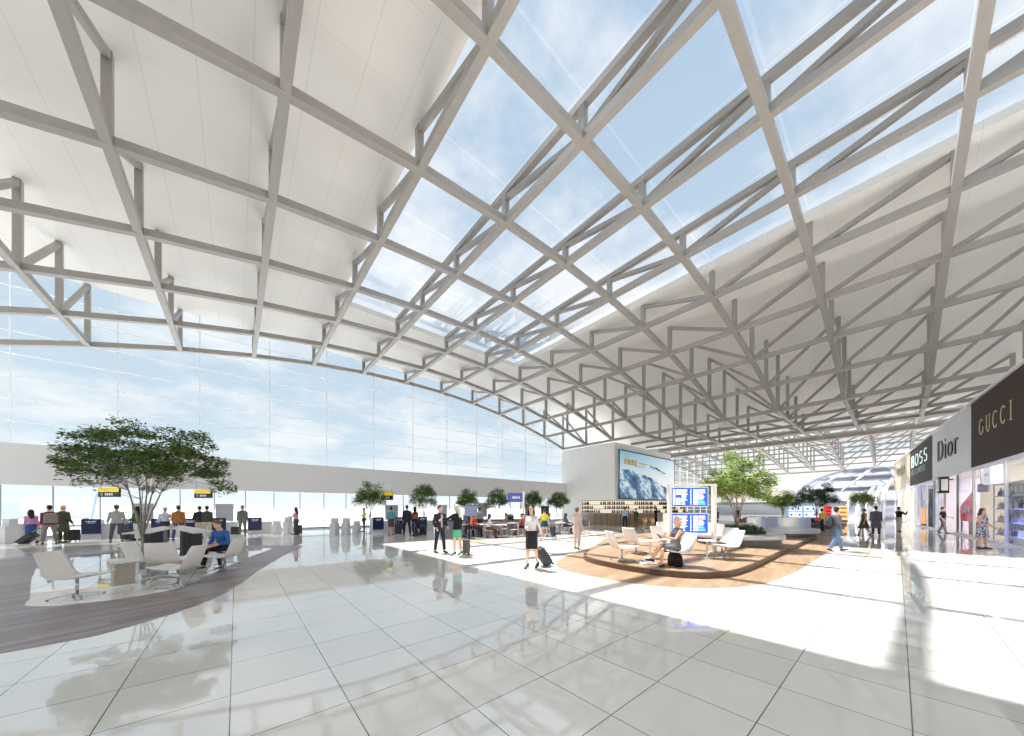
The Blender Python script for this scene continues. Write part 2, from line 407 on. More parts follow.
# far vault beyond the valley beam
def zfar(X): return 11.7 - 3.4 * ((X - 62.0) / 30.0) ** 2
NF = 10
def FX(j): return XV + 1.5 + 3.915 * j
for j in range(NF):
    X = FX(j); z0 = zfar(X); t = thing('roof_truss', 'pale grey truss in the far vault, %s beyond the valley beam' % ORD[j], 'roof truss', (X, 0, 0), 0, 'trusses of the far vault')
    MB().bar((0, -14, z0), (0, YG, z0), 0.25, 0.26).build('bottom_chord', M_STEEL, t)
    for k in range(0, 12):
        MB().bar((0, TY(k), z0), (0, TY(k), 13.6), 0.22, 0.22, (0, 1, 0)).build('post', M_STEEL, t)
        if k != 6: MB().bar((0, TY(k), 13.5), (0, TY(k + (1 if k < 6 else -1)), z0 + 0.1), 0.16, 0.18).build('diagonal', M_STEEL, t)
for k in range(0, 12):
    xs = [XV + 0.3] + [FX(j) for j in range(NF)]
    w, hgt = 0.14, 0.15
    MB().rings([[Vector((x, -w, zfar(x) - hgt)), Vector((x, w, zfar(x) - hgt)), Vector((x, w, zfar(x) + hgt)), Vector((x, -w, zfar(x) + hgt))] for x in xs]).build(
        'roof_arch', M_STEEL, None, loc=(0, TY(k), 0), label='pale grey curved arch of the far vault, %s from the glass wall' % ORD[k], category='roof arch', group='arches of the far vault')
def far_ceiling():
    m = MB()
    for a, b in ((56, 61), (67, 71.5), (79, 83)): m.box(((a + b) / 2, 8.6, 13.75), (b - a, 46, 0.25))
    struct(m.build('ceiling_far', M_CEIL))
far_ceiling()
def far_wall():
    m1 = mat('cream_balcony', (246, 242, 234), 0.6, vary=0.02, scale=0.4)
    c = Vector((70, 12)); R0 = 33
    def arc(r): return [c + Vector((math.cos(a), math.sin(a))) * r for a in [math.radians(-60 + 5 * q) for q in range(25)]]
    o = MB(); o.strip(arc(R0), 6.3, 9.9, -1.5); o.strip(arc(R0 + 1), 3.2, 5.6, -1.5); struct(fixnormals(o.build('wall_far', m1)))
    o = MB(); o.strip(arc(R0 + 3), 0, 13, -0.5); struct(fixnormals(o.build('wall_far_back', mat('pale_grey_wall', (232, 231, 230), 0.6, vary=0.03, scale=0.3))))
    o = MB(); o.strip(arc(R0 + 1.5), 0, 2.6, -0.3); struct(fixnormals(o.build('wall_far_base', mat('grey_base_wall', (166, 170, 180), 0.5, vary=0.05, scale=0.3))))  # base wall below the tiers, a plain blue-grey
far_wall()

# ---------------------------------------------------------------- furniture
def lounge_chair(label, loc, rz, group=None):
    t = thing('lounge_chair', label, 'chair', loc, rz, group)
    prof = [(0.40, 0.435, 0.26), (0.38, 0.43, 0.29), (0.2, 0.395, 0.31), (0.0, 0.375, 0.315), (-0.16, 0.375, 0.31), (-0.24, 0.41, 0.30), (-0.29, 0.50, 0.295), (-0.36, 0.70, 0.28), (-0.43, 0.86, 0.255), (-0.435, 0.875, 0.23)]
    th = 0.035; rs = []
    for q, (y, z, w) in enumerate(prof):
        a = prof[max(q - 1, 0)]; b = prof[min(q + 1, len(prof) - 1)]
        d = Vector((0, b[0] - a[0], b[1] - a[1])).normalized(); nrm = Vector((0, d.z, -d.y))
        if nrm.z < 0 and nrm.y < 0: nrm = -nrm
        n = 9; up = []; dn = []
        for k in range(n):
            u = -1 + 2 * k / (n - 1); lift = 0.03 * u * u
            p = Vector((w * u, y, z)) + nrm * lift
            e = th * (1 - 0.7 * abs(u) ** 4)
            up.append(p + nrm * e / 2); dn.append(p - nrm * e / 2)
        rs.append(up + dn[::-1])
    MB().rings(rs).build('shell', M_CHAIR, t, smooth=True)
    MB().tube([(0, 0, 0.36), (0, 0, 0.05)], [0.026, 0.022], 12).build('column', M_CHROME, t, smooth=True)
    MB().lathe([(0.09, 0.362), (0.1, 0.37), (0.02, 0.375)], n=16).build('seat_plate', M_CHROME, t)
    for k in range(4):
        a = PI / 4 + k * PI / 2
        lg = MB().rings([[(math.cos(a) * r - math.sin(a) * w, math.sin(a) * r + math.cos(a) * w, z) for w, z in ((-wd, zz), (wd, zz), (wd, zz + 0.024), (-wd, zz + 0.024))] for r, wd, zz in ((0.0, 0.026, 0.06), (0.2, 0.022, 0.042), (0.36, 0.016, 0.014))]).build('leg', M_CHROME, t)
        MB().lathe([(0.014, 0.0), (0.016, 0.006), (0.012, 0.016)], (math.cos(a) * 0.33, math.sin(a) * 0.33, 0), 8).build('foot_glide', M_BLACK, lg)
    return t
def H(deg): return math.radians(deg - 90)
FOUR = 'white lounge chairs by the small tree on the left'
DZ = 0.15                      # top of the oak dais
c0 = lounge_chair('white shell lounge chair nearest the viewer, alone at the left of its group', floor_pt(77, 597), H(-24), FOUR)
dup(c0, floor_pt(178, 586), H(152), 'white lounge chair seen from behind its raised back, in front of the tree trunk', FOUR)
dup(c0, floor_pt(167, 577), H(78), 'white lounge chair with wide back behind the front one, right of the trunk', FOUR)
dup(c0, floor_pt(148, 575), H(40), 'white lounge chair half hidden right behind the slim tree trunk', FOUR)
dup(c0, floor_pt(223, 571), H(148), 'white lounge chair standing in front of the man in blue', FOUR)
def pedestal_table(label, loc, rz):
    t = thing('side_table', label, 'table', loc, rz, 'low tables with box pedestals')
    MB().box((0, 0, 0.25), (0.3, 0.3, 0.46)).build('pedestal', M_TAUPE, t)
    MB().box((0, 0, 0.012), (0.36, 0.36, 0.024)).build('base_plate', M_CHROME, t)
    pts = spline([(-0.3, -0.18), (0, -0.2), (0.3, -0.18), (0.32, 0), (0.3, 0.18), (0, 0.2), (-0.3, 0.18), (-0.32, 0)], 5)
    MB().prism(pts, 0.53, 0.56).build('tabletop', M_CHAIR, t)
    MB().box((0, 0, 0.505), (0.3, 0.3, 0.05)).build('neck', M_CHROME, t)
    return t
pt = pedestal_table('small white topped table on a taupe box pedestal beside the nearest white chair', at(123, 7.25), H(20))
dup(pt, at(129, 10.0), H(20), 'small white topped box table farther back, left of the tree trunk')
def chevron_bar():
    a, l, r = at(173, 13.2), at(136, 9.5), at(206, 9.9)
    t = thing('laptop_bar', 'chevron shaped white bar table on two dark panel legs behind the small tree', 'table', a)
    def arm(e, name):
        d = (e - a); n = Vector((-d.y, d.x)).normalized() * 0.28
        o = MB()
        L = d.length; u = d.normalized()
        for s in (-0.22, -0.08, 0.08, 0.22):
            q = n.normalized() * s
            o.bar((q.x, q.y, 0.96), (q.x + d.x, q.y + d.y, 0.96), 0.115, 0.035)
        return o
    for e, f in ((l, 0.55), (r, 0.62)):
        d = e - a
        o = arm(e, '').build('slatted_top', M_CHAIR, t)
        p = d * f; ang = math.atan2(d.y, d.x)
        MB().box((p.x, p.y, 0.47), (0.62, 0.46, 0.94), ang).build('panel_leg', M_DARK, t)
        q = d * 0.97
        MB().bar((q.x, q.y, 0), (q.x, q.y, 0.945), 0.04, 0.04).build('end_leg', M_CHROME, t)
chevron_bar()
def low_stand(label, loc):
    t = thing('side_table', label, 'table', loc, 0.3)
    MB().lathe([(0.17, 0), (0.17, 0.012), (0.03, 0.02), (0.022, 0.05), (0.022, 0.53)], n=20).build('column', M_CHAIR, t, True)
    MB().lathe([(0.005, 0.53), (0.24, 0.53), (0.25, 0.54), (0.24, 0.555), (0.005, 0.556)], n=24).build('tabletop', M_CHAIR, t)
    return t
low_stand('small round white table beside the seated man in blue', at(204, 9.8))

# dark timber ribbon on the left, oak island on the right: flush floor inlays
def inlay_left():
    outer = spline([(-6.5, 6.2), (-2.19, 6.75), (-1.18, 7.1), (-0.24, 8.5), (0.55, 11.5), (1.4, 14.5), (2.25, 17.2), (1.2, 18.4), (-3, 20.3), (-6.5, 19.0), (-9.5, 14.5), (-9.2, 8.8)], 8)
    inner = spline([(-2.72, 9.68), (-1.9, 9.38), (-1.05, 9.7), (-0.55, 11.2), (0.2, 14.0), (1.1, 16.9), (0.6, 17.6), (-2.6, 19.3), (-4.6, 18.0), (-4.22, 15.3), (-3.36, 12.0), (-3.0, 10.7)], 8)
    struct(fixnormals(MB().band(outer, inner, -0.05, 0.004).build('floor_inlay_left', M_WOODL)))
inlay_left()
OUT = [(7.05, 6.3), (6.75, 4.7), (7.1, 3.2), (8.5, 2.1), (10.9, 1.78), (15, 1.75), (22, 1.8), (26.2, 2.2), (28, 4.5), (26, 8.5), (21, 11.3), (16.7, 10.9), (12.7, 9.0), (8.6, 7.4)]
DAI = [(8.55, 6.45), (8.1, 5.2), (8.1, 3.8), (8.75, 2.9), (10.3, 2.6), (15, 2.7), (21, 2.85), (25.2, 3.0), (26.4, 5.0), (24.5, 8.0), (20, 10.0), (16, 9.6), (12.2, 8.2), (9.6, 7.2)]
struct(fixnormals(MB().prism(spline(OUT, 7), -0.05, 0.004).build('floor_inlay_right', M_WOODR)))
def dais():
    t = thing('oak_dais', 'low raised oak platform with a dark rim under the seating in the middle', 'platform', (0, 0, 0))
    o = spline(DAI, 8); c = Vector((17, 5.5)); i = [p + (c - p).normalized() * 0.1 for p in o]
    fixnormals(MB().prism(i, 0.004, DZ).build('deck', M_WOODR, t))
    fixnormals(MB().band(o, i, 0.004, DZ + 0.002).build('rim', M_WOODD, t))
dais()
CR = 'white lounge chairs on the oak platform'
def dpt(px, py): return Vector((*floor_pt(px, py, DZ), DZ))
cR = dup(c0, dpt(677, 566), H(LEFT + 4), 'white lounge chair holding the seated blonde woman with a phone', CR)
dup(c0, dpt(622, 561), H(RIGHT + 8), 'white lounge chair leftmost on the oak platform, facing the seated blonde woman', CR)
dup(c0, dpt(636, 553), H(-10), 'white lounge chair at the back left of the platform with its back to the viewer', CR)
dup(c0, dpt(726, 559), H(LEFT - 4), 'white lounge chair right of the flight boards, facing left, with another behind it', CR)
dup(c0, dpt(722, 554), H(LEFT + 14), 'white lounge chair half hidden behind the one right of the flight boards', CR)
dup(c0, dpt(664, 551), H(250), 'white lounge chair half hidden behind the seated blonde woman', CR)
dup(c0, dpt(664, 541), H(215), 'white lounge chair at the left post of the flight boards', CR)
st = low_stand('slim white round table in front of the seated blonde woman', (0, 0, 0)); st.location = dpt(650, 558)
s2 = dup(st, dpt(707, 558), 0.2, 'slim white round table between the flight boards and the right hand chairs')
def foot_tray():
    p = dpt(646, 563)
    t = thing('magazine_rack', 'low white rack of magazines on the oak platform by the feet of the woman', 'rack', p, H(RIGHT))
    MB().box((0, 0, 0.02), (0.62, 0.42, 0.04)).build('tray', M_CHAIR, t)
    for k in range(3): MB().box((-0.18 + 0.18 * k, 0.0, 0.052), (0.15, 0.22, 0.02), 0.1 * k).build('magazine', [M_WPRINT, M_NAVY, M_MGREY][k], t)
foot_tray()

# flight boards
M_SCRB = mat('blue_screen', (20, 70, 205), 0.3, emit=0.65, vary=0, emit_rgb=(24, 84, 225))
M_SCRW = mat('white_screen_text', (235, 242, 255), 0.3, emit=0.65, vary=0)
M_SCRP = mat('pink_screen_text', (250, 190, 220), 0.3, emit=0.65, vary=0)
M_SCRC = mat('cyan_screen_text', (120, 205, 235), 0.3, emit=0.65, vary=0)
M_SCRL = mat('light_blue_screen', (110, 160, 240), 0.3, emit=0.65, vary=0)
def flight_boards():
    a, b = at(669.5, 11.2), at(714, 11.2)
    d = (b - a); W = d.length; ang = math.atan2(d.y, d.x)
    t = thing('flight_board', 'white framed stand with two stacked blue departure screens on the oak platform', 'information board', (a.x, a.y, DZ), ang)
    top = EYE + (508 - 484) * 11.2 / FPX - DZ
    for x, n in ((0, 0), (W, 1)):
        MB().box((x, 0, top / 2), (0.09, 0.16, top)).build('post', M_CHAIR, t)
        MB().box((x, 0, 0.015), (0.2, 0.5, 0.03)).build('base_plate', M_CHAIR, t)
    def zz(py): return EYE + (508 - py) * 11.2 / FPX - DZ
    for q, (y0, y1) in enumerate(((488, 506), (514, 532.5))):
        z1, z0 = zz(y0), zz(y1); x0, x1 = 0.045, (707 - 669.5) / (714 - 669.5) * W
        s = MB().box(((x0 + x1) / 2, 0.02, (z0 + z1) / 2), (x1 - x0 + 0.06, 0.1, z1 - z0 + 0.07)).build('screen_housing', M_CHAIR, t)
        MB().box(((x0 + x1) / 2, -0.034, (z0 + z1) / 2), (x1 - x0, 0.012, z1 - z0)).build('blue_display', M_SCRB, s)
        rnd = random.Random(5); w = MB(); p = MB(); c = MB(); lb = w; n = 11; hh = (z1 - z0) * 0.86 / n; ww = x1 - x0
        def r(m, u0, u1, z): m.box((x0 + ww * (u0 + u1) / 2, -0.043, z), (ww * (u1 - u0), 0.006, hh * 0.62))
        for k in range(n):
            z = z1 - (z1 - z0) * 0.08 - hh * (k + 0.4)
            r(lb if k % 2 else w, 0.04, 0.11, z)
            if not 4 <= k <= 5: r(w if k % 3 else lb, 0.13, 0.25 + 0.03 * rnd.random(), z)
            if k in (1, 6, 7): r(p, 0.16, 0.22, z + hh * 0.1)
            r(lb if k % 2 else w, 0.28, 0.36 + 0.1 * rnd.random(), z); r(w, 0.52, 0.55, z); r(w if k % 2 else lb, 0.60, 0.67, z); r(w, 0.68, 0.74, z)
            r(p if k in (1, 2, 3) else (c if k > 6 else w), 0.75, 0.86 + 0.08 * rnd.random(), z)
        w.build('white_lettering', M_SCRW, s); p.build('pink_text', M_SCRP, s); c.build('cyan_text', M_SCRC, s)
    MB().box((W / 2, 0, top - 0.03), (W, 0.1, 0.06)).build('top_rail', M_CHAIR, t)
flight_boards()

# round planters and benches on the oak island
M_BENCH = mat('silver_grey_bench', (190, 190, 192), 0.28, 0.35, vary=0.03)
M_BENCHD = mat('dark_bench_plinth', (88, 88, 92), 0.35, 0.2, vary=0.05)
M_SOIL = mat('planting_soil', (58, 50, 40), 0.9, vary=0.3, scale=9)
def grass_tufts(name, c, r, n, h, m, parent=None, seed=1, **tags):
    rnd = random.Random(seed); o = MB()
    for k in range(n):
        a = rnd.random() * 2 * PI; q = r * math.sqrt(rnd.random()); x, y = c[0] + q * math.cos(a), c[1] + q * math.sin(a)
        b = rnd.random() * 2 * PI; hh = h * (0.5 + 0.6 * rnd.random()); l = hh * 0.45
        w = 0.022; px, py = -math.sin(b) * w, math.cos(b) * w
        o.add([(x - px, y - py, c[2]), (x + px, y + py, c[2]), (x + l * 0.5 * math.cos(b) + px * .6, y + l * 0.5 * math.sin(b) + py * .6, c[2] + hh * 0.8), (x + l * math.cos(b), y + l * math.sin(b), c[2] + hh)], [(0, 1, 2, 3)])
    return o.build(name, m, parent, **tags)
def round_planter(label, c, r, z, hb, back=True, dark=False):
    t = thing('planter_bench', label, 'planter', (c.x, c.y, z), 0)
    MB().lathe([(r * 0.94, 0), (r * 0.94, 0.27), (r * 0.9, 0.27)], n=48).build('plinth', M_BENCHD, t, False)
    MB().lathe([(r * 0.9, 0.26), (r, 0.28), (r * 1.01, 0.34), (r, hb), (r * 0.97, hb + 0.02), (r * 0.62, hb + 0.03), (r * 0.62, 0.3)], n=48).build('seat_ring', M_BENCHD if dark else M_BENCH, t, True)
    MB().lathe([(r * 0.6, hb - 0.1), (r * 0.62, hb + 0.12), (r * 0.58, hb + 0.12), (r * 0.57, hb + 0.05), (0.01, hb + 0.06)], n=40).build('soil_bed', M_SOIL, t)
    if back:
        o = MB(); arc = [(r * 0.66 * math.cos(a), r * 0.66 * math.sin(a)) for a in [math.radians(-20 + 10 * q) for q in range(20)]]
        o.strip(arc, hb + 0.02, hb + 0.42, 0.09); fixnormals(o.build('curved_backrest', M_CHAIR, t))
    grass_tufts('grass_clump', (0, 0, hb + 0.06), r * 0.55, 420, 0.3, M_LEAFK, t, 3)
    return t
PC1 = at(737, 14.2); round_planter('round silver grey planter bench with grass behind the right hand white chairs', PC1, 1.62, DZ, 0.46)
PC3 = at(817, 27.5); round_planter('dark round planter behind the walking man in grey', PC3, 1.75, 0.0, 0.5, False, True)
def curved_bench():
    c = at(782, 18.2); t = thing('curved_bench', 'curved silver bench with a shiny wavy backrest at the far end of the oak platform', 'bench', (c.x, c.y, DZ), H(TOWARD))
    e = [(1.75 * math.cos(2 * PI * k / 48), 1.3 * math.sin(2 * PI * k / 48)) for k in range(48)]
    MB().prism([(x * 0.93, y * 0.93) for x, y in e], 0, 0.2).build('plinth', M_BENCHD, t)
    MB().prism(e, 0.2, 0.42).build('seat', M_BENCH, t)
    pts = [(-1.75 + 3.5 * k / 30, -0.35 + 0.12 * math.sin(k / 30 * 3 * PI)) for k in range(31)]
    o = MB(); o.strip([(x, y) for x, y in pts], 0.42, 1.02, 0.16)
    fixnormals(o.build('wavy_backrest', mat('polished_steel', (206, 212, 214), 0.28, 0.7, vary=0.02), t))
curved_bench()

# ---------------------------------------------------------------- trees
def tree(name, label, base, height, width, crown_lo, seed, leaves, nleaf, leaf=0.1, stems=4, ncl=46, trunk=0.07, split=0.25, group=None, flat=0.13, cr=0.5, ypr=1.0, lean=0.0):
    rnd = random.Random(seed)
    t = thing(name, label, 'tree', base, 0, group)
    zlo, zhi = crown_lo, height; rw = width / 2
    wood_ = MB(); tips = []; LN = Vector((RV.x, RV.y, 0)) * lean
    sp = Vector((0, 0, height * split))
    stem_end = []
    wood_.tube([(0, 0, -0.02), (0.02, 0.01, sp.z * 0.5), sp], [trunk * 1.25, trunk, trunk * 0.9], 8)
    for s in range(stems):
        a = 2 * PI * s / stems + rnd.uniform(-.3, .3); r = rw * rnd.uniform(0.28, 0.5)
        e = Vector((math.cos(a) * r, math.sin(a) * r * ypr, zlo + (zhi - zlo) * rnd.uniform(0.25, 0.5))) + LN
        m = sp.lerp(e, 0.5) + Vector((-math.cos(a) * r * .12, -math.sin(a) * r * .12, 0.1 * height * 0.3))
        pts = [sp - Vector((0, 0, 0.1)), sp.lerp(m, 0.5), m, m.lerp(e, 0.5) + Vector((rnd.uniform(-.05, .05), rnd.uniform(-.05, .05), 0)), e]
        wood_.tube(pts, [trunk * 0.75, trunk * 0.62, trunk * 0.5, trunk * 0.4, trunk * 0.26], 6); stem_end.append(pts)
    for c in range(ncl):
        a = 2 * PI * (c * 0.618034 + rnd.uniform(-.05, .05)); q = math.sqrt((c + 0.5) / ncl) * rnd.uniform(0.9, 1.05)
        dome = math.sqrt(max(0.0, 1 - min(q, 1) ** 2))
        z = zlo + (zhi - zlo) * (0.06 + 0.9 * dome * rnd.uniform(0.12, 1.0) ** 0.8 + 0.14 * rnd.random() * (1 - 0.5 * q))
        p = Vector((math.cos(a) * rw * q * 0.92, math.sin(a) * rw * q * ypr * 0.92, min(z, zhi - 0.08))) + LN
        st_ = min(stem_end, key=lambda P: (P[4] - p).length)
        j = rnd.choice((2, 3, 3, 4)); b = st_[j]
        mm = b.lerp(p, 0.5) + Vector((rnd.uniform(-.08, .08), rnd.uniform(-.08, .08), -0.05 * (p - b).length))
        wood_.tube([b, mm, p], [trunk * 0.22, trunk * 0.14, trunk * 0.06], 5); tips.append((p, b))
    wood_.build('trunk', M_BARK, t, True)
    f = MB(); per = nleaf // ncl
    for p, b in tips:
        rr = cr * rnd.uniform(0.65, 1.15)
        for k in range(per):
            a = rnd.random() * 2 * PI; q = rr * math.sqrt(rnd.random())
            c = p + Vector((math.cos(a) * q, math.sin(a) * q, rnd.gauss(0, flat) - 0.12 * q * q / rr))
            d = Vector((rnd.gauss(0, 1), rnd.gauss(0, 1), rnd.gauss(0, 0.35))).normalized(); n = Vector((rnd.gauss(0, .5), rnd.gauss(0, .5), 1)).normalized()
            s = d.cross(n).normalized(); L = leaf * rnd.uniform(0.7, 1.3)
            f.add([c - d * L * .5, c + s * L * .26, c + d * L * .5, c - s * L * .26], [(0, 1, 2, 3)])
    f.build('foliage', leaves, t)
    return t
tree('slim_tree', 'slim multi stemmed tree with a wide dark crown among the white chairs on the left', at(142, 9.1), 4.1, 3.6, 2.15, 11, M_LEAFD, 19000, 0.085, 5, 120, 0.036, 0.24, flat=0.06, cr=0.32, lean=0.28)
WT = 'small trees standing along the glass wall'
for q, (px, py, top, w, lab) in enumerate([(370, 532.5, 482, 36, 'small tree beside the man in yellow at the glass wall'), (424, 530, 485, 33, 'small tree behind the couple at the navy kiosks'),
        (467, 528, 488, 29, 'small tree above the grey monitor stand in the cafe'), (497, 527, 489, 29, 'small tree left of the purple cafe sign'), (533, 526, 491, 27, 'small tree just right of the purple cafe sign'), (558, 526, 492, 27, 'small tree nearest the white block wall')]):
    d = FPX * EYE / (py - HY); hgt = EYE + (HY - top) * d / FPX
    tree('indoor_tree', lab, at(px, d), hgt, w * d / FPX * 0.8, hgt * 0.5, 30 + q, M_LEAFM, 5600, 0.12, 4, 44, 0.034, 0.26, WT, flat=0.12, cr=0.34)
t = tree('planter_tree', 'tall light green multi stemmed tree growing from the round planter bench', (PC1.x, PC1.y, DZ + 0.5), 3.5, 3.05, 1.0, 52, M_LEAFL, 13000, 0.1, 6, 80, 0.036, 0.07, flat=0.1, cr=0.32)
tree('planter_tree', 'dark green tree with level branches in the dark planter behind the walking man', (PC3.x - 0.2, PC3.y, 0.5), 3.2, 3.1, 1.3, 61, M_LEAFK, 8000, 0.12, 4, 44, 0.045, 0.2, flat=0.12, cr=0.4)
tree('planter_tree', 'round yellow green tree left of the video wall', at(783, 36), 3.5, 2.5, 1.5, 62, M_LEAFL, 6000, 0.15, 4, 30, 0.06, 0.3, flat=0.25, cr=0.6)
tree('planter_tree', 'small yellow green tree in front of the glass dome near the shops', at(863, 31), 3.4, 1.8, 2.0, 63, M_LEAFL, 4000, 0.13, 4, 24, 0.05, 0.3, flat=0.2, cr=0.45)

# ---------------------------------------------------------------- people
REMESH = []
def later(mb, name, m, parent, voxel, smooth=2, **tags):
    o = bpy.data.objects.new(name, bpy.data.meshes.new(name)); COL.objects.link(o); o.parent = parent
    for k, v in tags.items(): o[k] = v
    REMESH.append((mb, o, m, voxel, smooth)); return o
def run_remesh():
    sc = bpy.data.scenes.new('scratch'); tmp = []
    for mb, o, m, vox, sm in REMESH:
        me = bpy.data.meshes.new('t'); me.from_pydata(mb.v, [], mb.f); me.update()
        t = bpy.data.objects.new('t', me); sc.collection.objects.link(t)
        fixnormals(t)
        r = t.modifiers.new('r', 'REMESH'); r.mode = 'VOXEL'; r.voxel_size = vox; r.use_smooth_shade = True
        if sm:
            s = t.modifiers.new('s', 'SMOOTH'); s.factor = 0.5; s.iterations = sm
        tmp.append(t)
    vl = sc.view_layers[0]; vl.update(); dg = vl.depsgraph
    for t, (mb, o, m, vox, sm) in zip(tmp, REMESH):
        me = bpy.data.meshes.new_from_object(t.evaluated_get(dg)); me.name = o.name
        me.materials.clear(); me.materials.append(m); old = o.data; o.data = me; bpy.data.meshes.remove(old)
    for t in tmp:
        d = t.data; bpy.data.objects.remove(t); bpy.data.meshes.remove(d)
    bpy.data.scenes.remove(sc)
def cloth(rgb, rough=0.8): return mat('cloth_%d_%d_%d' % tuple(rgb), rgb, rough, vary=0.12, scale=12, spec=0.2)
def skinm(rgb): return mat('skin_%d_%d_%d' % tuple(rgb), rgb, 0.5, vary=0.04, scale=20, spec=0.3)
def hairm(rgb): return mat('hair_%d_%d_%d' % tuple(rgb), rgb, 0.55, vary=0.25, scale=30, spec=0.3)
FAIR, TAN, BROWN = (226, 178, 150), (200, 150, 118), (140, 96, 70)
def person(label, loc, heading, h=1.74, fem=False, skin=FAIR, hair=('short', (40, 32, 28)), top=('shirt', (120, 120, 120)), bottom=('trousers', (50, 50, 55)), shoes=(30, 28, 28),
           la=(4, 8, 12, 0), ra=(4, 8, 12, 0), ll=(2, 3, 2), rl=(-2, 3, 2), lean=0.0, head=(0, 0), seat=None, heel=0.0, near=False, open_shirt=None, base=0.0, vox=0.0125, belt=None, coat_len=None, pitch_body=0.0):
    if seat is None:           # headings are given relative to the line of sight
        u = Vector((loc[0], loc[1])); heading += math.degrees(math.atan2(u.y, u.x)) - AWAY
    S = h / 1.75; t = thing('person', label, 'person', (loc[0], loc[1], base), H(heading)); t.scale = (S, S, S)
    V_ = Vector
    def dirn(f, o, sx):
        f, o = math.radians(f), math.radians(o)
        return V_((sx * math.sin(o), math.sin(f) * math.cos(o), -math.cos(f) * math.cos(o)))
    hipw, shw = (0.082, 0.148) if fem else (0.09, 0.17)
    la = (la[0], la[1] * .7, la[2], la[3]); ra = (ra[0], ra[1] * .7, ra[2], ra[3])
    # legs
    legs = []
    for sx, (f, o, k) in ((-1, ll), (1, rl)):
        hp = V_((sx * hipw, 0, 0.90)); th = dirn(f, o, sx); kn = hp + th * 0.43; sh = dirn(f - k, o * 0.6, sx); an = kn + sh * 0.40
        legs.append([hp, kn, an, f - k])
    ank = 0.085 + heel
    dz = (seat + 0.0 - 0.82) if seat is not None else (ank - min(l[2].z for l in legs))
    off = V_((0, 0, dz))
    for l in legs:
        for q in range(3): l[q] = l[q] + off
    LR = Matrix.Rotation(-math.radians(lean), 3, 'X'); piv = V_((0, 0, 0.92)) + off
    def T(p): p = V_(p) + off; return piv + LR @ (p - piv)
    def ring(z, rx, ry, dy=0.0, n=16, lo=False):
        out = []
        for k in range(n):
            a = 2 * PI * k / n; c, s_ = math.cos(a), math.sin(a)
            p = V_((rx * math.copysign(abs(c) ** 0.94, c), dy + ry * math.copysign(abs(s_) ** 0.94, s_), z))
            out.append((p + off) if lo else T(p))
        return out
    TR = [(0.80, .09, .085, 0), (0.86, .168, .118, -.005), (0.93, .178, .122, -.008), (1.02, .158, .11, 0), (1.10, .142, .10, .004), (1.20, .15, .11, .004), (1.30, .165, .12, 0), (1.37, .168, .112, -.006), (1.42, .145, .092, -.01), (1.46, .085, .07, -.012), (1.50, .058, .06, -.008), (1.56, .054, .056, 0.004)]
    if fem: TR = [(0.80, .09, .085, 0), (0.86, .172, .118, -.008), (0.92, .178, .124, -.012), (1.02, .148, .105, -.002), (1.09, .122, .09, .004), (1.18, .13, .10, .008), (1.28, .142, .122, .016), (1.36, .142, .106, .0), (1.41, .122, .085, -.01), (1.45, .07, .06, -.012), (1.50, .048, .052, -.006), (1.56, .045, .048, 0.004)]
    def torso(z0, z1, e, ez=0.0):
        return [ring(z, rx + e, ry + e, dy) for z, rx, ry, dy in TR if z0 <= z <= z1]
    # arms
    arms = []
    for sx, (f, o, k, inw) in ((-1, la), (1, ra)):
        s0 = V_((sx * shw, -0.01, 1.39)); u = dirn(f, o, sx); el = s0 + u * 0.285; w = dirn(f + k, o, sx)
        w = Matrix.Rotation(math.radians(inw) * sx, 3, 'Z') @ w; wr = el + w * 0.245
        s0, el, wr = T(s0), T(el), T(wr); d = (wr - el).normalized()
        ref = V_((0, 0.75, 0.66)); tt = (ref - d * ref.dot(d)); tt = tt.normalized() if tt.length > 0.1 else V_((1, 0, 0))
        n = d.cross(tt).normalized()
        if n.x * sx > 0: n = -n
        arms.append((s0, el, wr, d, tt, n))
    fr = 0.92 if fem else 1.0
    # head frame
    nk = T((0, 0.008, 1.53)); HR = LR @ Matrix.Rotation(math.radians(head[0]), 3, 'Z') @ Matrix.Rotation(-math.radians(head[1]), 3, 'X')
    if seat is not None: HR = Matrix.Rotation(-math.radians(lean * 0.3), 3, 'X') @ Matrix.Rotation(math.radians(head[0]), 3, 'Z') @ Matrix.Rotation(-math.radians(head[1]), 3, 'X')
    def HT(p): return nk + HR @ (V_(p) + V_((0, 0.004, -0.015)))
    B = MB(); B.rings(torso(0.80, 1.6, 0.0))
    hr = [(0.0, .026, .028, .045), (.015, .042, .044, .036), (.045, .054, .068, .016), (.08, .066, .084, .004), (.115, .072, .091, 0), (.155, .075, .097, -.004), (.19, .067, .09, -.007), (.215, .048, .066, -.008), (.232, .018, .026, -.008)]
    B.rings([[HT((rx * math.cos(2 * PI * k / 16), dy + ry * math.sin(2 * PI * k / 16), z)) for k in range(16)] for z, rx, ry, dy in hr])
    B.tube([HT((0, .088, .108)), HT((0, .106, .078)), HT((0, .092, .066))], [.009, .014, .009], 6)
    for sx in (-1, 1): B.ell(HT((sx * .076, -.008, .095)), (.011, .02, .032), 8, 6)
    for s0, el, wr, d, tt, n in arms:
        B.tube([s0 + V_((0, 0, .0)) - (el - s0) * .08, s0, s0.lerp(el, .5), el, el.lerp(wr, .35), wr, wr + d * .02], [.04 * fr, .052 * fr, .046 * fr, .038 * fr, .038 * fr, .026 * fr, .026 * fr], 10)
        def hp_(x, y, z): return wr + d * x + tt * y + n * z
        B.rings([[hp_(x, wdt * math.cos(2 * PI * k / 10), thk * math.sin(2 * PI * k / 10)) for k in range(10)] for x, wdt, thk in ((-.01, .024, .02), (.03, .036, .017), (.07, .043, .015), (.09, .038, .012))])
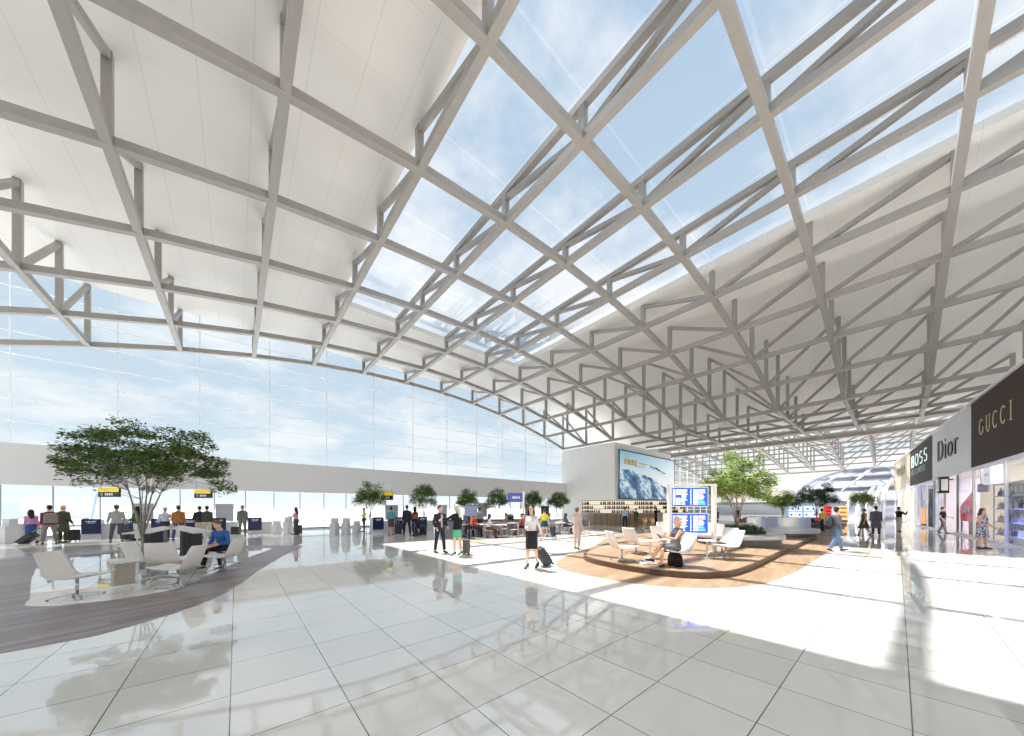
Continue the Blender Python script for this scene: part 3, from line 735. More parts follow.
        for yy, L, sp in ((.032, .068, .008), (.011, .078, .002), (-.011, .073, -.003), (-.031, .056, -.009)):
            B.tube([hp_(.075, yy * .9, 0), hp_(.085 + L * .45, yy + sp, .008), hp_(.085 + L * .78, yy + sp * 1.5, .024), hp_(.085 + L * .95, yy + sp * 1.6, .042)], [.0105, .010, .009, .0075], 6)
        B.tube([hp_(.015, .026, 0), hp_(.04, .05, .008), hp_(.075, .062, .02)], [.014, .0115, .009], 6)
    feet = []
    for hp, kn, an, ang in legs:
        B.tube([hp + V_((0, 0, .02)), hp.lerp(kn, .12), hp.lerp(kn, .5), kn, kn.lerp(an, .3), kn.lerp(an, .7), an], [.075, .088, .07, .053, .056, .042, .034], 12)
        pit = math.radians(max(-50, min(60, ang * 0.8))) if (seat is None and abs(ang) > 12) else (math.radians(ang) if seat is not None and ang > 30 else 0.0)
        hl = math.atan2(heel, 0.13)
        FR = Matrix.Rotation(pit - hl, 3, 'X')
        feet.append((an, FR))
        def ft(y, z, w, hh, k, n=10, e=0.0):
            return an + FR @ V_(((w + e) * math.cos(2 * PI * k / n), y, -0.085 + z + (hh + e) * math.sin(2 * PI * k / n)))
        B.rings([[ft(y, z, w, hh, k) for k in range(10)] for y, z, w, hh in ((-.055, .035, .026, .028), (-.02, .045, .034, .045), (.05, .035, .04, .034), (.12, .022, .044, .022), (.17, .018, .036, .016), (.185, .018, .016, .01))])
    vx = vox * (0.72 if near else 1.0)
    body = later(B, 'body', skinm(skin), t, vx, 1)
    # hair
    st, hc = hair
    hm = hairm(hc)
    if st != 'bald':
        m = MB(); m.ell(HT((0, -.018, .168)), (.084, .1, .086), 14, 9, HR)
        m.ell(HT((0, -.055, .105)), (.07, .058, .075), 12, 8, HR)
        if st == 'long':
            zt = [.17, .1, .02, -.07, -.15, -.22]; w = [.085, .09, .09, .09, .082, .05]; yy = [-.04, -.05, -.075, -.105, -.125, -.135]; dd = [.07, .06, .055, .05, .045, .03]
            m.rings([[HT((w[q] * math.cos(2 * PI * k / 12), yy[q] + dd[q] * math.sin(2 * PI * k / 12), zt[q])) for k in range(12)] for q in range(6)])
            for sx in (-1, 1): m.tube([HT((sx * .07, .02, .17)), HT((sx * .084, .01, .08)), HT((sx * .085, .0, .0)), HT((sx * .08, -.01, -.08))], [.018, .024, .024, .012], 8)
        if st == 'bob':
            m.rings([[HT((w * math.cos(2 * PI * k / 12), y + d_ * math.sin(2 * PI * k / 12), z)) for k in range(12)] for z, w, y, d_ in ((.18, .08, -.03, .08), (.1, .092, -.03, .075), (.03, .096, -.03, .07), (-.02, .085, -.035, .06))])
        if st == 'bun': m.ell(HT((0, -.12, .17)), (.045, .04, .045), 10, 7)
        if st == 'hat':
            pass
        later(m, 'hair', hm, t, vx, 1)
    else:
        m = MB(); m.ell(HT((0, -.05, .095)), (.078, .055, .05), 12, 8, HR); later(m, 'hair', hm, t, vx, 1)
    if near:
        for sx in (-1, 1):
            e = MB(); e.ell(HT((sx * .031, .083, .112)), (.013, .008, .009), 10, 6, HR); eo = e.build('eye', mat('eye_white', (235, 232, 228), 0.2, vary=0), t, True)
            i = MB(); i.ell(HT((sx * .031, .0895, .112)), (.006, .003, .006), 8, 5, HR); i.build('iris', mat('dark_iris', (46, 34, 26), 0.2, vary=0), eo, True)
            b = MB(); b.tube([HT((sx * .014, .094, .132)), HT((sx * .032, .093, .138)), HT((sx * .05, .08, .132))], [.003, .004, .002], 5); b.build('eyebrow', hm, t)
        mo = MB(); mo.ell(HT((0, .0885, .043)), (.022, .009, .0065), 10, 6, HR); mo.build('mouth', mat('lips', (176, 92, 88), 0.4, vary=0), t, True)
    # clothes
    kind, col = top; C = MB(); e = 0.018 if kind in ('jacket', 'coat') else 0.011
    zlow = coat_len if coat_len else (0.86 if kind == 'jacket' else 0.92)
    if kind == 'dress': zlow = 0.86
    rg = torso(max(zlow, 0.86), 1.47, e)
    if coat_len and seat is None:
        lo_rings = []
        q = 4
        for k in range(q):
            z = coat_len + (0.86 - coat_len) * k / q; spread = 0.03 * (0.86 - z) / 0.3
            lo_rings.append(ring(z, .168 + e + spread, .13 + e + spread * 1.2, 0.005))
        rg = lo_rings + rg
    C.rings(rg)
    cut = {'jacket': 1.0, 'coat': 1.0, 'shirt': 1.0, 'tee': 0.35, 'dress': 0.0, 'sleeveless': 0.0}[kind]
    for s0, el, wr, d, tt, n in arms:
        a_ = e - 0.004
        if cut >= 1: C.tube([s0 - (el - s0) * .1, s0, s0.lerp(el, .5), el, el.lerp(wr, .4), el.lerp(wr, .96)], [.046 + a_, .06 * fr + a_, .05 * fr + a_, .043 * fr + a_, .042 * fr + a_, .033 * fr + a_], 10)
        elif cut > 0: C.tube([s0 - (el - s0) * .1, s0, s0.lerp(el, .3), s0.lerp(el, .62)], [.046 + a_, .06 * fr + a_, .056 * fr + a_, .054 * fr + a_], 10)
        else: C.tube([s0 - (el - s0) * .2, s0 - (el - s0) * .02], [.05, .056], 10)
    later(C, {'jacket': 'jacket', 'coat': 'coat', 'shirt': 'shirt', 'tee': 'tee_shirt', 'dress': 'dress_top', 'sleeveless': 'sleeveless_top'}[kind], cloth(col), t, vx, 2)
    if open_shirt:
        m = MB(); m.rings([ring(z, .062 + .012 * (z > 1.2), ry + .0, dy + .032, 12) for z, rx, ry, dy in TR if 0.93 <= z <= 1.44]); later(m, 'shirt', cloth(open_shirt), t, vx, 1)
    kind, col = bottom; P = MB()
    if kind in ('trousers', 'jeans', 'shorts'):
        P.rings([ring(z, rx + .016, ry + .016, dy) for z, rx, ry, dy in TR if 0.80 <= z <= 1.03])
        for hp, kn, an, ang in legs:
            if kind == 'shorts': P.tube([hp + V_((0, 0, .03)), hp.lerp(kn, .12), hp.lerp(kn, .5), hp.lerp(kn, .85)], [.088, .1, .09, .085], 12)
            else: P.tube([hp + V_((0, 0, .03)), hp.lerp(kn, .12), hp.lerp(kn, .5), kn, kn.lerp(an, .3), kn.lerp(an, .96)], [.085, .1, .083, .067, .067, .057], 12)
        later(P, kind, cloth(col), t, vx, 2)
    else:
        hem = {'skirt': 0.50, 'miniskirt': 0.58, 'dress': 0.48, 'wrap': 0.66}[kind]
        if seat is None:
            rr = []; zt = 1.02 if kind != 'dress' else 1.0
            mid = [legs[0][0].lerp(legs[1][0], .5), legs[0][1].lerp(legs[1][1], .5)]
            for q in range(7):
                z = hem + (0.86 - hem) * q / 6; f = (0.90 - z) / 0.43; fl = (0.86 - z)
                cy = (mid[1].y - mid[0].y) * f
                sy = abs(legs[0][1].y - legs[1][1].y) / 2 * f
                rr.append(ring(z, .182 + (.10 if kind in ('dress', 'wrap') else -.02) * fl, .125 + (.08 if kind in ('dress', 'wrap') else 0.0) * fl + sy, cy - .006, lo=True))
            rr += [ring(z, rx + .016, ry + .016, dy) for z, rx, ry, dy in TR if 0.9 <= z <= zt + .02]
            P.rings(rr)
        else:
            P.rings([ring(z, rx + .02, ry + .02, dy) for z, rx, ry, dy in TR if 0.80 <= z <= 1.06])
            for hp, kn, an, ang in legs: P.tube([hp + V_((0, 0, .02)), hp.lerp(kn, .3), hp.lerp(kn, .95)], [.1, .105, .085], 12)
            a, b = legs[0][0].lerp(legs[1][0], .5), legs[0][1].lerp(legs[1][1], .5); P.tube([a, a.lerp(b, .5), a.lerp(b, .9)], [.1, .1, .08], 12)
        later(P, 'skirt', cloth(col), t, vx, 2)
    sm = mat('leather_%d_%d_%d' % tuple(shoes), shoes, 0.35, vary=0.08)
    for (an, FR), (hp, kn, an2, ang) in zip(feet, legs):
        F = MB()
        def fp(y, z, w, hh, k, e): return an + FR @ V_(((w + e) * math.cos(2 * PI * k / 12), y, max(-0.085 - (0 if heel else 0), -0.085 + z + (hh + e) * math.sin(2 * PI * k / 12))))
        rows = ((-.066, .03, .018, .022), (-.055, .035, .028, .032), (-.02, .038, .036, .04), (.05, .032, .042, .034), (.12, .024, .047, .022), (.175, .02, .04, .016), (.2, .018, .016, .01))
        F.rings([[fp(y, z, w, hh, k, .006) for k in range(12)] for y, z, w, hh in rows])
        if heel:
            a = an + FR @ V_((0, -.05, -.07)); F.tube([a, V_((a.x, a.y - .005, max(0.0, an.z - ank) + 0.002))], [.014, .008], 6)
        F.build('shoe', sm, t, True)
    return t
def suitcase(label, loc, heading, col=(40, 40, 42), tilt=0, w=0.42, hgt=0.60, dep=0.25, handle=0.36, base=0.0, group=None):
    t = thing('suitcase', label, 'suitcase', (loc[0], loc[1], base), H(heading), group)
    t.rotation_euler.x = -math.radians(tilt)
    m = mat('luggage_%d_%d_%d' % tuple(col), col, 0.5, vary=0.1, scale=20); o = MB(); rs = []
    for z, k in ((.06, .9), (.075, .98), (.1, 1), (hgt, 1), (hgt + .035, .97), (hgt + .05, .88)):
        r = []
        for a in range(24):
            c, s = math.cos(2 * PI * a / 24), math.sin(2 * PI * a / 24)
            r.append((w / 2 * k * math.copysign(abs(c) ** .4, c), dep / 2 * k * math.copysign(abs(s) ** .4, s), z))
        rs.append(r)
    o.rings(rs)
    for x in (-.11, 0, .11): o.box((x, dep / 2 + .004, hgt / 2 + .06), (.03, .012, hgt * .8)); o.box((x, -dep / 2 - .004, hgt / 2 + .06), (.03, .012, hgt * .8))
    o.build('shell', m, t)
    for x in (-1, 1):
        for y in (-1, 1): MB().rings([[(x * w * .4 + q, y * dep * .36 + .032 * math.cos(2 * PI * k / 12), .032 + .032 * math.sin(2 * PI * k / 12)) for k in range(12)] for q in (-.012, .012)]).build('wheel', M_BLACK, t)
    if handle:
        hd = MB()
        for x in (-.09, .09): hd.tube([(x, -dep * .3, hgt), (x, -dep * .3, hgt + handle)], .009, 6)
        hd = hd.build('telescopic_handle', M_CHROME, t)
        MB().tube([(-.11, -dep * .3, hgt + handle), (.11, -dep * .3, hgt + handle)], .016, 8).build('grip', M_BLACK, hd)
    return t
BK = (30, 28, 30)
def print_cloth():
    m, nt, nd, lk = nodes('cloth_92_90_100'); h = N(nt); b = nd['Principled BSDF']; v, x, y, z = h.obj()
    vz = nt.nodes.new('ShaderNodeTexVoronoi'); vz.inputs['Scale'].default_value = 16; lk.new(v, vz.inputs['Vector'])
    lk.new(h.ramp(vz.outputs['Distance'], [(0.36, lin((30, 29, 34))), (0.46, lin((196, 194, 200)))]), b.inputs['Base Color']); b.inputs['Roughness'].default_value = 0.8
    MATS['cloth_84_82_92'] = m
print_cloth()
# --- nearer people
WALK1 = dict(ll=(24, 3, 4), rl=(-20, 3, 18)); WALK2 = dict(ll=(-20, 3, 20), rl=(24, 3, 4))
person('man in open charcoal suit and light shirt talking with the blonde woman', floor_pt(440, 552.5), -98, 1.80, top=('jacket', (58, 56, 60)), bottom=('trousers', (52, 50, 54)), hair=('short', (92, 62, 44)), open_shirt=(196, 206, 216), near=True,
       ra=(-14, 14, 50, 20), la=(12, 8, 40, 20), ll=(6, 5, 3), rl=(-4, 6, 4), head=(25, 0))
person('blonde woman in black jacket, green skirt and green heels touching the man in the suit', floor_pt(457, 555.5), 102, 1.74, True, top=('jacket', (36, 36, 38)), bottom=('miniskirt', (98, 176, 136)), shoes=(28, 110, 84), hair=('long', (214, 204, 190)), heel=.06, near=True,
       la=(62, 14, 16, -4), ra=(-4, 14, 30, -10), ll=(4, 2, 2), rl=(-5, 2, 4), head=(12, 0))
suitcase('small dark grey suitcase standing upright behind the blonde woman with the green skirt', floor_pt(466.5, 554.5), RIGHT, (84, 78, 74), 0, 0.36, 0.5, 0.22, 0.0)
person('woman with long black hair, pale grey blouse and black skirt pulling a suitcase', floor_pt(531.5, 568.5), 198, 1.70, True, top=('shirt', (214, 210, 208)), bottom=('skirt', (48, 42, 44)), shoes=(40, 34, 34), hair=('long', (28, 24, 24)), heel=.07, near=True,
       ra=(4, 8, 78, 40), la=(-26, 10, 8, 0), ll=(-9, 1, 6), rl=(9, 1, 6), head=(20, 0))
suitcase('black four wheeled suitcase tilted and pulled by the woman with black hair', floor_pt(549.5, 565.5), LEFT + 10, (54, 54, 56), 34, 0.40, 0.56, 0.26, 0.42)
sw = dpt(675, 566)
person('blonde woman in a grey dress seated on a white chair, looking at her phone', (sw.x, sw.y), LEFT + 4, 1.66, True, top=('sleeveless', (104, 104, 106)), bottom=('dress', (104, 104, 106)), hair=('bob', (208, 172, 120)), shoes=(36, 32, 34), heel=.05, near=True,
       seat=0.445, ll=(84, 4, 78), rl=(93, -6, 58), lean=-9, la=(28, 6, 62, 22), ra=(28, 6, 62, 22), head=(0, 20), base=DZ)
def phone():
    u = Vector((math.cos(math.radians(LEFT + 4)), math.sin(math.radians(LEFT + 4)), 0))
    p = Vector((sw.x, sw.y, DZ)) + u * 0.44 + Vector((0, 0, 0.80))
    t = thing('phone', 'black phone in the hands of the seated blonde woman', 'phone', p, H(LEFT + 4)); t.rotation_euler.x = math.radians(-40)
    o = MB().box((0, 0, 0), (.075, .012, .15)).build('case', M_BLACK, t); MB().box((0, -.0075, 0), (.066, .003, .135)).build('glass_screen', M_DARK, o)
phone()
def bag(label, loc, heading, dims, col, base=0.0, name='shoulder_bag', strap=True):
    t = thing(name, label, 'bag', (loc[0], loc[1], base), H(heading)); w, d, hh = dims; m = cloth(col, 0.6); o = MB()
    o.rings([[(w / 2 * k * math.copysign(abs(math.cos(a)) ** .5, math.cos(a)), d / 2 * k2 * math.copysign(abs(math.sin(a)) ** .5, math.sin(a)), z) for a in [2 * PI * q / 20 for q in range(20)]] for z, k, k2 in ((0, .9, .85), (.03, 1, 1), (hh * .6, 1, 1), (hh * .92, .9, .75), (hh, .7, .45))])
    o.build('bag_body', m, t, True)
    if strap: MB().tube([(-w * .3, 0, hh * .95), (-w * .2, 0, hh + .12), (w * .2, 0, hh + .12), (w * .3, 0, hh * .95)], .012, 6).build('handle', m, t)
    else:
        MB().box((0, d / 2 + .03, hh * .32), (w * .7, .07, hh * .4)).build('front_pocket', m, t)
        for x in (-1, 1): MB().tube([(x * w * .25, -d / 2, hh * .9), (x * w * .28, -d / 2 - .1, hh * .8), (x * w * .28, -d / 2, hh * .2)], .016, 6).build('strap', m, t)
    return t
bag('black travel bag under the chair of the seated blonde woman', sw, LEFT, (.46, .26, .36), (26, 25, 27), DZ, 'travel_bag')
sb = at(225, 9.7)
person('heavyset man in a blue shirt sitting at the end of the laptop bar', sb, 230, 1.76, top=('shirt', (62, 104, 168)), bottom=('trousers', (40, 40, 46)), hair=('short', (120, 92, 70)), near=True, seat=0.445, ll=(80, 14, 78), rl=(80, 14, 80), lean=20, la=(24, 22, 70, 40), ra=(24, 22, 70, 40), head=(0, 16))
stool = dup(c0, sb, H(230), 'white lounge chair under the seated man in the blue shirt', FOUR)
person('man in grey jacket and blue jeans walking past the oak platform on the right', floor_pt(836.5, 551), -12, 1.76, top=('jacket', (104, 104, 112)), bottom=('jeans', (98, 124, 162)), hair=('short', (44, 46, 42)), shoes=(70, 66, 66), ll=(18, 5, 3), rl=(-14, 5, 14), la=(14, 10, 20, 0), ra=(-6, 10, 30, 0), head=(40, 0), near=True)
person('woman in beige coat and boots with a grey shoulder bag seen from behind', floor_pt(577, 549), 30, 1.72, True, top=('coat', (196, 178, 168)), coat_len=0.72, bottom=('trousers', (190, 176, 160)), shoes=(92, 80, 74), hair=('bun', (120, 84, 74)), ll=(10, 4, 3), rl=(-10, 4, 8), la=(20, 10, 80, 30), ra=(-6, 12, 30, 0))
bp = floor_pt(577, 549) + Vector((.28, -.2)); bag('grey shoulder bag at the hip of the woman in the beige coat', bp, 30, (.3, .14, .3), (112, 112, 124), 0.93)
person('woman in yellow top and teal skirt walking off with a dark suitcase', floor_pt(544.5, 536.5), 55, 1.70, True, top=('shirt', (214, 200, 84)), bottom=('wrap', (34, 84, 96)), hair=('bun', (46, 36, 32)), shoes=(52, 44, 42), ra=(-18, 14, 8, 0), la=(6, 10, 20, 0), **WALK1)
suitcase('navy suitcase beside the woman in yellow top and teal skirt', floor_pt(554, 537), LEFT, (44, 46, 62), 12, 0.42, 0.58)
# --- right side walkers
person('woman in olive dress walking left in front of the glass dome', floor_pt(864, 535), LEFT + 25, 1.70, True, TAN, top=('dress', (92, 92, 60)), bottom=('dress', (92, 92, 60)), hair=('short', (40, 34, 30)), **WALK1)
person('person in long grey coat and dark trousers seen from behind, near the shops', floor_pt(876, 536), AWAY, 1.80, top=('coat', (98, 96, 106)), coat_len=0.45, bottom=('trousers', (64, 58, 66)), hair=('short', (52, 44, 42)))
person('man in black top and beige trousers holding a camera up by the last shop', floor_pt(899, 531.5), 10, 1.78, top=('shirt', (34, 34, 38)), bottom=('trousers', (180, 172, 160)), hair=('short', (30, 28, 28)), la=(50, 18, 110, 25), ra=(50, 18, 110, 25), ll=(10, 8, 2), rl=(-10, 8, 4))
person('man in black shirt and grey jeans in front of the shop with the red poster', floor_pt(943, 533), -60, 1.76, top=('tee', (36, 36, 42)), bottom=('jeans', (120, 132, 140)), hair=('short', (36, 30, 28)), la=(14, 10, 60, 20), ra=(-6, 12, 40, 0), ll=(-10, 3, 14), rl=(14, 3, 4))
person('girl with brown hair in a black and white print dress looking into the shop', floor_pt(982.5, 548.5), -75, 1.66, True, top=('dress', (84, 82, 92)), bottom=('dress', (92, 90, 100)), hair=('long', (96, 62, 58)), shoes=(46, 40, 44), la=(6, 10, 40, 10), ra=(4, 10, 70, 40))
person('woman in yellow top and dark leggings walking beside the dark planter', floor_pt(822, 532.5), 20, 1.72, True, top=('shirt', (208, 206, 70)), bottom=('trousers', (44, 38, 44)), hair=('short', (34, 30, 30)), la=(14, 10, 30, 0), ra=(-16, 10, 20, 0), ll=(26, 3, 4), rl=(-24, 3, 16))
bag('pink shoulder bag at the hip of the woman in the yellow top', floor_pt(822, 532.5) + Vector((-.12, .2)), 20, (.34, .14, .26), (226, 92, 130), 0.78)
bag('dark backpack on the back of the man in grey jacket and jeans', floor_pt(836.5, 551) + Vector((math.cos(math.radians(113)), math.sin(math.radians(113)))) * 0.22, 113, (.28, .14, .42), (74, 76, 86), 0.98, 'backpack', False)
# --- check in queue on the left
SC_ = 'dark suitcases in the check in line'
person('woman in pink top and blue skirt at far left with a tilted black suitcase', floor_pt(31, 543), AWAY + 10, 1.66, True, TAN, top=('shirt', (196, 140, 176)), bottom=('skirt', (52, 88, 142)), hair=('long', (44, 34, 36)), ra=(-8, 12, 14, 0), **WALK1)
suitcase('black suitcase tipped low behind the woman in pink and blue', floor_pt(20, 543.5), RIGHT + 20, (48, 48, 48), 48, 0.42, 0.6, 0.28, 0.34, group=SC_)
person('man in maroon jacket and grey trousers with a grey bag on his back', floor_pt(49.5, 544), AWAY, 1.82, top=('jacket', (112, 52, 66)), bottom=('trousers', (122, 118, 114)), ll=(6, 8, 2), rl=(-4, 8, 2))
bag('large grey backpack on the man in the maroon jacket', floor_pt(49.5, 544) + at(49.5, 1).normalized() * -0.22 + RV * 0.06, sight(49.5) + 180, (.40, .2, .46), (132, 130, 126), 1.0, 'backpack', False)
person('bald man in long olive green coat standing beside the maroon jacket', floor_pt(63, 542.5), 10, 1.82, top=('coat', (76, 80, 66)), coat_len=0.5, bottom=('trousers', (66, 68, 58)), hair=('bald', (190, 140, 100)), la=(8, 10, 40, 10), ra=(4, 14, 20, 0))
suitcase('upright black suitcase next to the man in the olive coat', floor_pt(73, 541.5), RIGHT, (34, 36, 36), 0, 0.46, 0.56, 0.28, 0.36, group=SC_)
person('broad man in pale grey jacket and dark trousers waiting at the desk', floor_pt(116.5, 541.5), AWAY, 1.84, top=('jacket', (158, 158, 154)), bottom=('trousers', (82, 82, 84)), hair=('short', (70, 62, 58)), la=(2, 20, 30, 10), ra=(2, 20, 30, 10), ll=(2, 8, 2), rl=(0, 8, 2))
suitcase('dark grey suitcase between the pale grey jacket and the green jacket', floor_pt(128, 540.5), AWAY, (58, 58, 62), 0, 0.46, 0.52, 0.28, 0.3, group=SC_)
person('woman in green jacket and white trousers behind the tree trunk', floor_pt(137.5, 540), 95, 1.76, True, top=('jacket', (78, 112, 62)), bottom=('trousers', (222, 218, 210)), hair=('long', (36, 28, 26)), la=(14, 12, 60, 20))
person('man in pale blue shirt and dark trousers seen between the branches', floor_pt(165, 540), AWAY, 1.70, top=('shirt', (192, 200, 216)), bottom=('trousers', (54, 54, 60)), hair=('short', (168, 156, 146)), la=(4, 24, 70, 30), ra=(4, 24, 70, 30))
person('man in rust brown jacket and blue jeans at the navy desk', floor_pt(178.5, 540), AWAY - 10, 1.82, top=('jacket', (160, 106, 56)), bottom=('jeans', (70, 84, 120)), hair=('short', (58, 50, 48)), ll=(4, 10, 2), rl=(-2, 8, 2))
person('left one of two people in dark jackets standing side by side at the desk', floor_pt(199.5, 538), AWAY + 15, 1.78, top=('jacket', (60, 58, 56)), bottom=('trousers', (196, 186, 170)), hair=('short', (34, 36, 38)), la=(6, 16, 50, 10))
person('right one of two people in dark jackets standing side by side at the desk', floor_pt(207, 538), AWAY - 15, 1.80, top=('jacket', (76, 74, 66)), bottom=('trousers', (188, 178, 160)), hair=('short', (40, 40, 40)))
person('man in grey green suit standing alone right of the desks', floor_pt(242.5, 536), AWAY, 1.84, top=('jacket', (112, 116, 104)), bottom=('trousers', (104, 108, 100)), hair=('short', (150, 120, 100)), coat_len=0.78)
suitcase('black suitcase at the left side of the man in the grey green suit', floor_pt(235, 536), AWAY, (50, 52, 52), 0, 0.4, 0.52, 0.26, 0.3, group=SC_)
person('woman with long dark hair and pink top alone by the white gate posts', floor_pt(296, 534.5), 105, 1.72, True, TAN, top=('shirt', (210, 150, 172)), bottom=('trousers', (84, 86, 76)), hair=('long', (40, 26, 30)), la=(20, 14, 80, 20))
suitcase('black suitcase at the feet of the woman in pink by the white gate posts', floor_pt(298, 534.5), TOWARD, (40, 42, 38), 0, 0.44, 0.55, 0.26, 0.2, group=SC_)
# --- middle desks
person('man in yellow shirt and dark trousers left of the first navy kiosk', floor_pt(364, 531.5), 150, 1.68, FAIR and False, TAN, top=('shirt', (214, 206, 132)), bottom=('trousers', (58, 60, 62)), hair=('short', (150, 92, 60)), la=(20, 14, 90, 20))
suitcase('black box suitcase at the feet of the man in the yellow shirt', floor_pt(358, 531.5), LEFT, (30, 30, 32), 0, 0.42, 0.4, 0.3, 0.0)
person('woman in teal top and brown skirt at the middle kiosk', floor_pt(391, 535), AWAY, 1.76, True, TAN, top=('shirt', (84, 160, 168)), bottom=('skirt', (96, 66, 66)), hair=('bun', (40, 34, 36)), la=(8, 12, 50, 20), ra=(-4, 16, 20, 0))
suitcase('tall navy suitcase beside the woman in the teal top', floor_pt(398, 535), AWAY, (44, 46, 62), 0, 0.42, 0.66, 0.26, 0.38)
person('man in navy suit standing close to the woman in the rust top', floor_pt(407, 536), AWAY, 1.86, top=('jacket', (44, 44, 56)), bottom=('trousers', (40, 40, 50)), hair=('short', (36, 34, 36)), ll=(4, 8, 2), rl=(-2, 8, 2))
person('woman with long dark hair and rust top next to the man in navy', floor_pt(415, 535.5), AWAY + 15, 1.76, True, TAN, top=('shirt', (150, 94, 66)), bottom=('dress', (48, 42, 66)), hair=('long', (38, 28, 26)))
suitcase('black suitcase leaning toward the couple at the kiosks', floor_pt(417, 536.5), LEFT, (44, 44, 54), 18, 0.44, 0.56, 0.26, 0.3)
suitcase('black suitcase standing in front of the right hand navy kiosk', floor_pt(423, 535.5), AWAY, (38, 38, 50), 0, 0.42, 0.56, 0.26, 0.2)
# --- counter under the big poster and by the planter
person('man in pale blue shirt standing at the curved wooden counter', floor_pt(625, 528), AWAY, 1.76, top=('shirt', (184, 202, 226)), bottom=('trousers', (52, 50, 56)), hair=('short', (60, 50, 46)))
person('attendant in dark dress close to the wooden counter, right of the man in pale blue', floor_pt(636, 527), AWAY - 20, 1.68, True, TAN, top=('shirt', (70, 68, 50)), bottom=('trousers', (96, 90, 60)), hair=('bun', (44, 38, 36)))
person('person in black at the right end of the wooden counter', floor_pt(656, 524.5), 120, 1.74, True, top=('jacket', (40, 38, 44)), bottom=('trousers', (36, 34, 40)), hair=('long', (34, 28, 30)))
person('person in dark blue walking behind the round planter', floor_pt(717, 527), 170, 1.72, top=('jacket', (62, 68, 86)), bottom=('trousers', (70, 66, 70)), hair=('short', (70, 64, 64)), **WALK1)
person('person in black jacket and red scarf behind the planter tree', floor_pt(738, 526), 200, 1.84, top=('jacket', (30, 30, 34)), bottom=('trousers', (46, 44, 48)), hair=('short', (150, 40, 44)), **WALK2)

# ---------------------------------------------------------------- cafe
M_CWOOD = mat('cafe_chair_wood', (176, 160, 148), 0.5, vary=0.12, scale=5)
def cafe_chair(label, loc, rz, group):
    t = thing('cafe_chair', label, 'chair', loc, rz, group)
    MB().rings([[(.2 * math.copysign(abs(math.cos(a)) ** .5, math.cos(a)) * k, .2 * math.copysign(abs(math.sin(a)) ** .5, math.sin(a)) * k, z) for a in [2 * PI * q / 16 for q in range(16)]] for z, k in ((.43, .94), (.44, 1), (.46, 1), (.465, .95))]).build('seat', M_CWOOD, t)
    o = MB(); o.rings([[(.2 * math.sin(a), -.17 - .05 * math.cos(a) + d, z) for a in [math.radians(-60 + 20 * q) for q in range(7)] for d in (0,)] + [(.2 * math.sin(a), -.17 - .05 * math.cos(a) + .02, z) for a in [math.radians(60 - 20 * q) for q in range(7)]] for z in (.62, .82)]); o.build('backrest', M_CWOOD, t)
    for x in (-1, 1):
        MB().bar((x * .15, .15, .44), (x * .18, .19, 0), .03, .03).build('leg', M_CWOOD, t)
        MB().bar((x * .16, -.21, .8), (x * .18, -.2, 0), .03, .03).build('leg', M_CWOOD, t)
    return t
def cafe_table(label, loc, group):
    t = thing('cafe_table', label, 'table', loc, 0, group)
    MB().lathe([(.01, .72), (.38, .72), (.39, .735), (.38, .75), (.01, .75)], n=24).build('tabletop', M_GREY, t)
    MB().tube([(0, 0, .72), (0, 0, .03)], .03, 8).build('column', M_DARK, t); MB().lathe([(.24, 0), (.24, .015), (.04, .03)], n=20).build('base_plate', M_DARK, t)
    return t
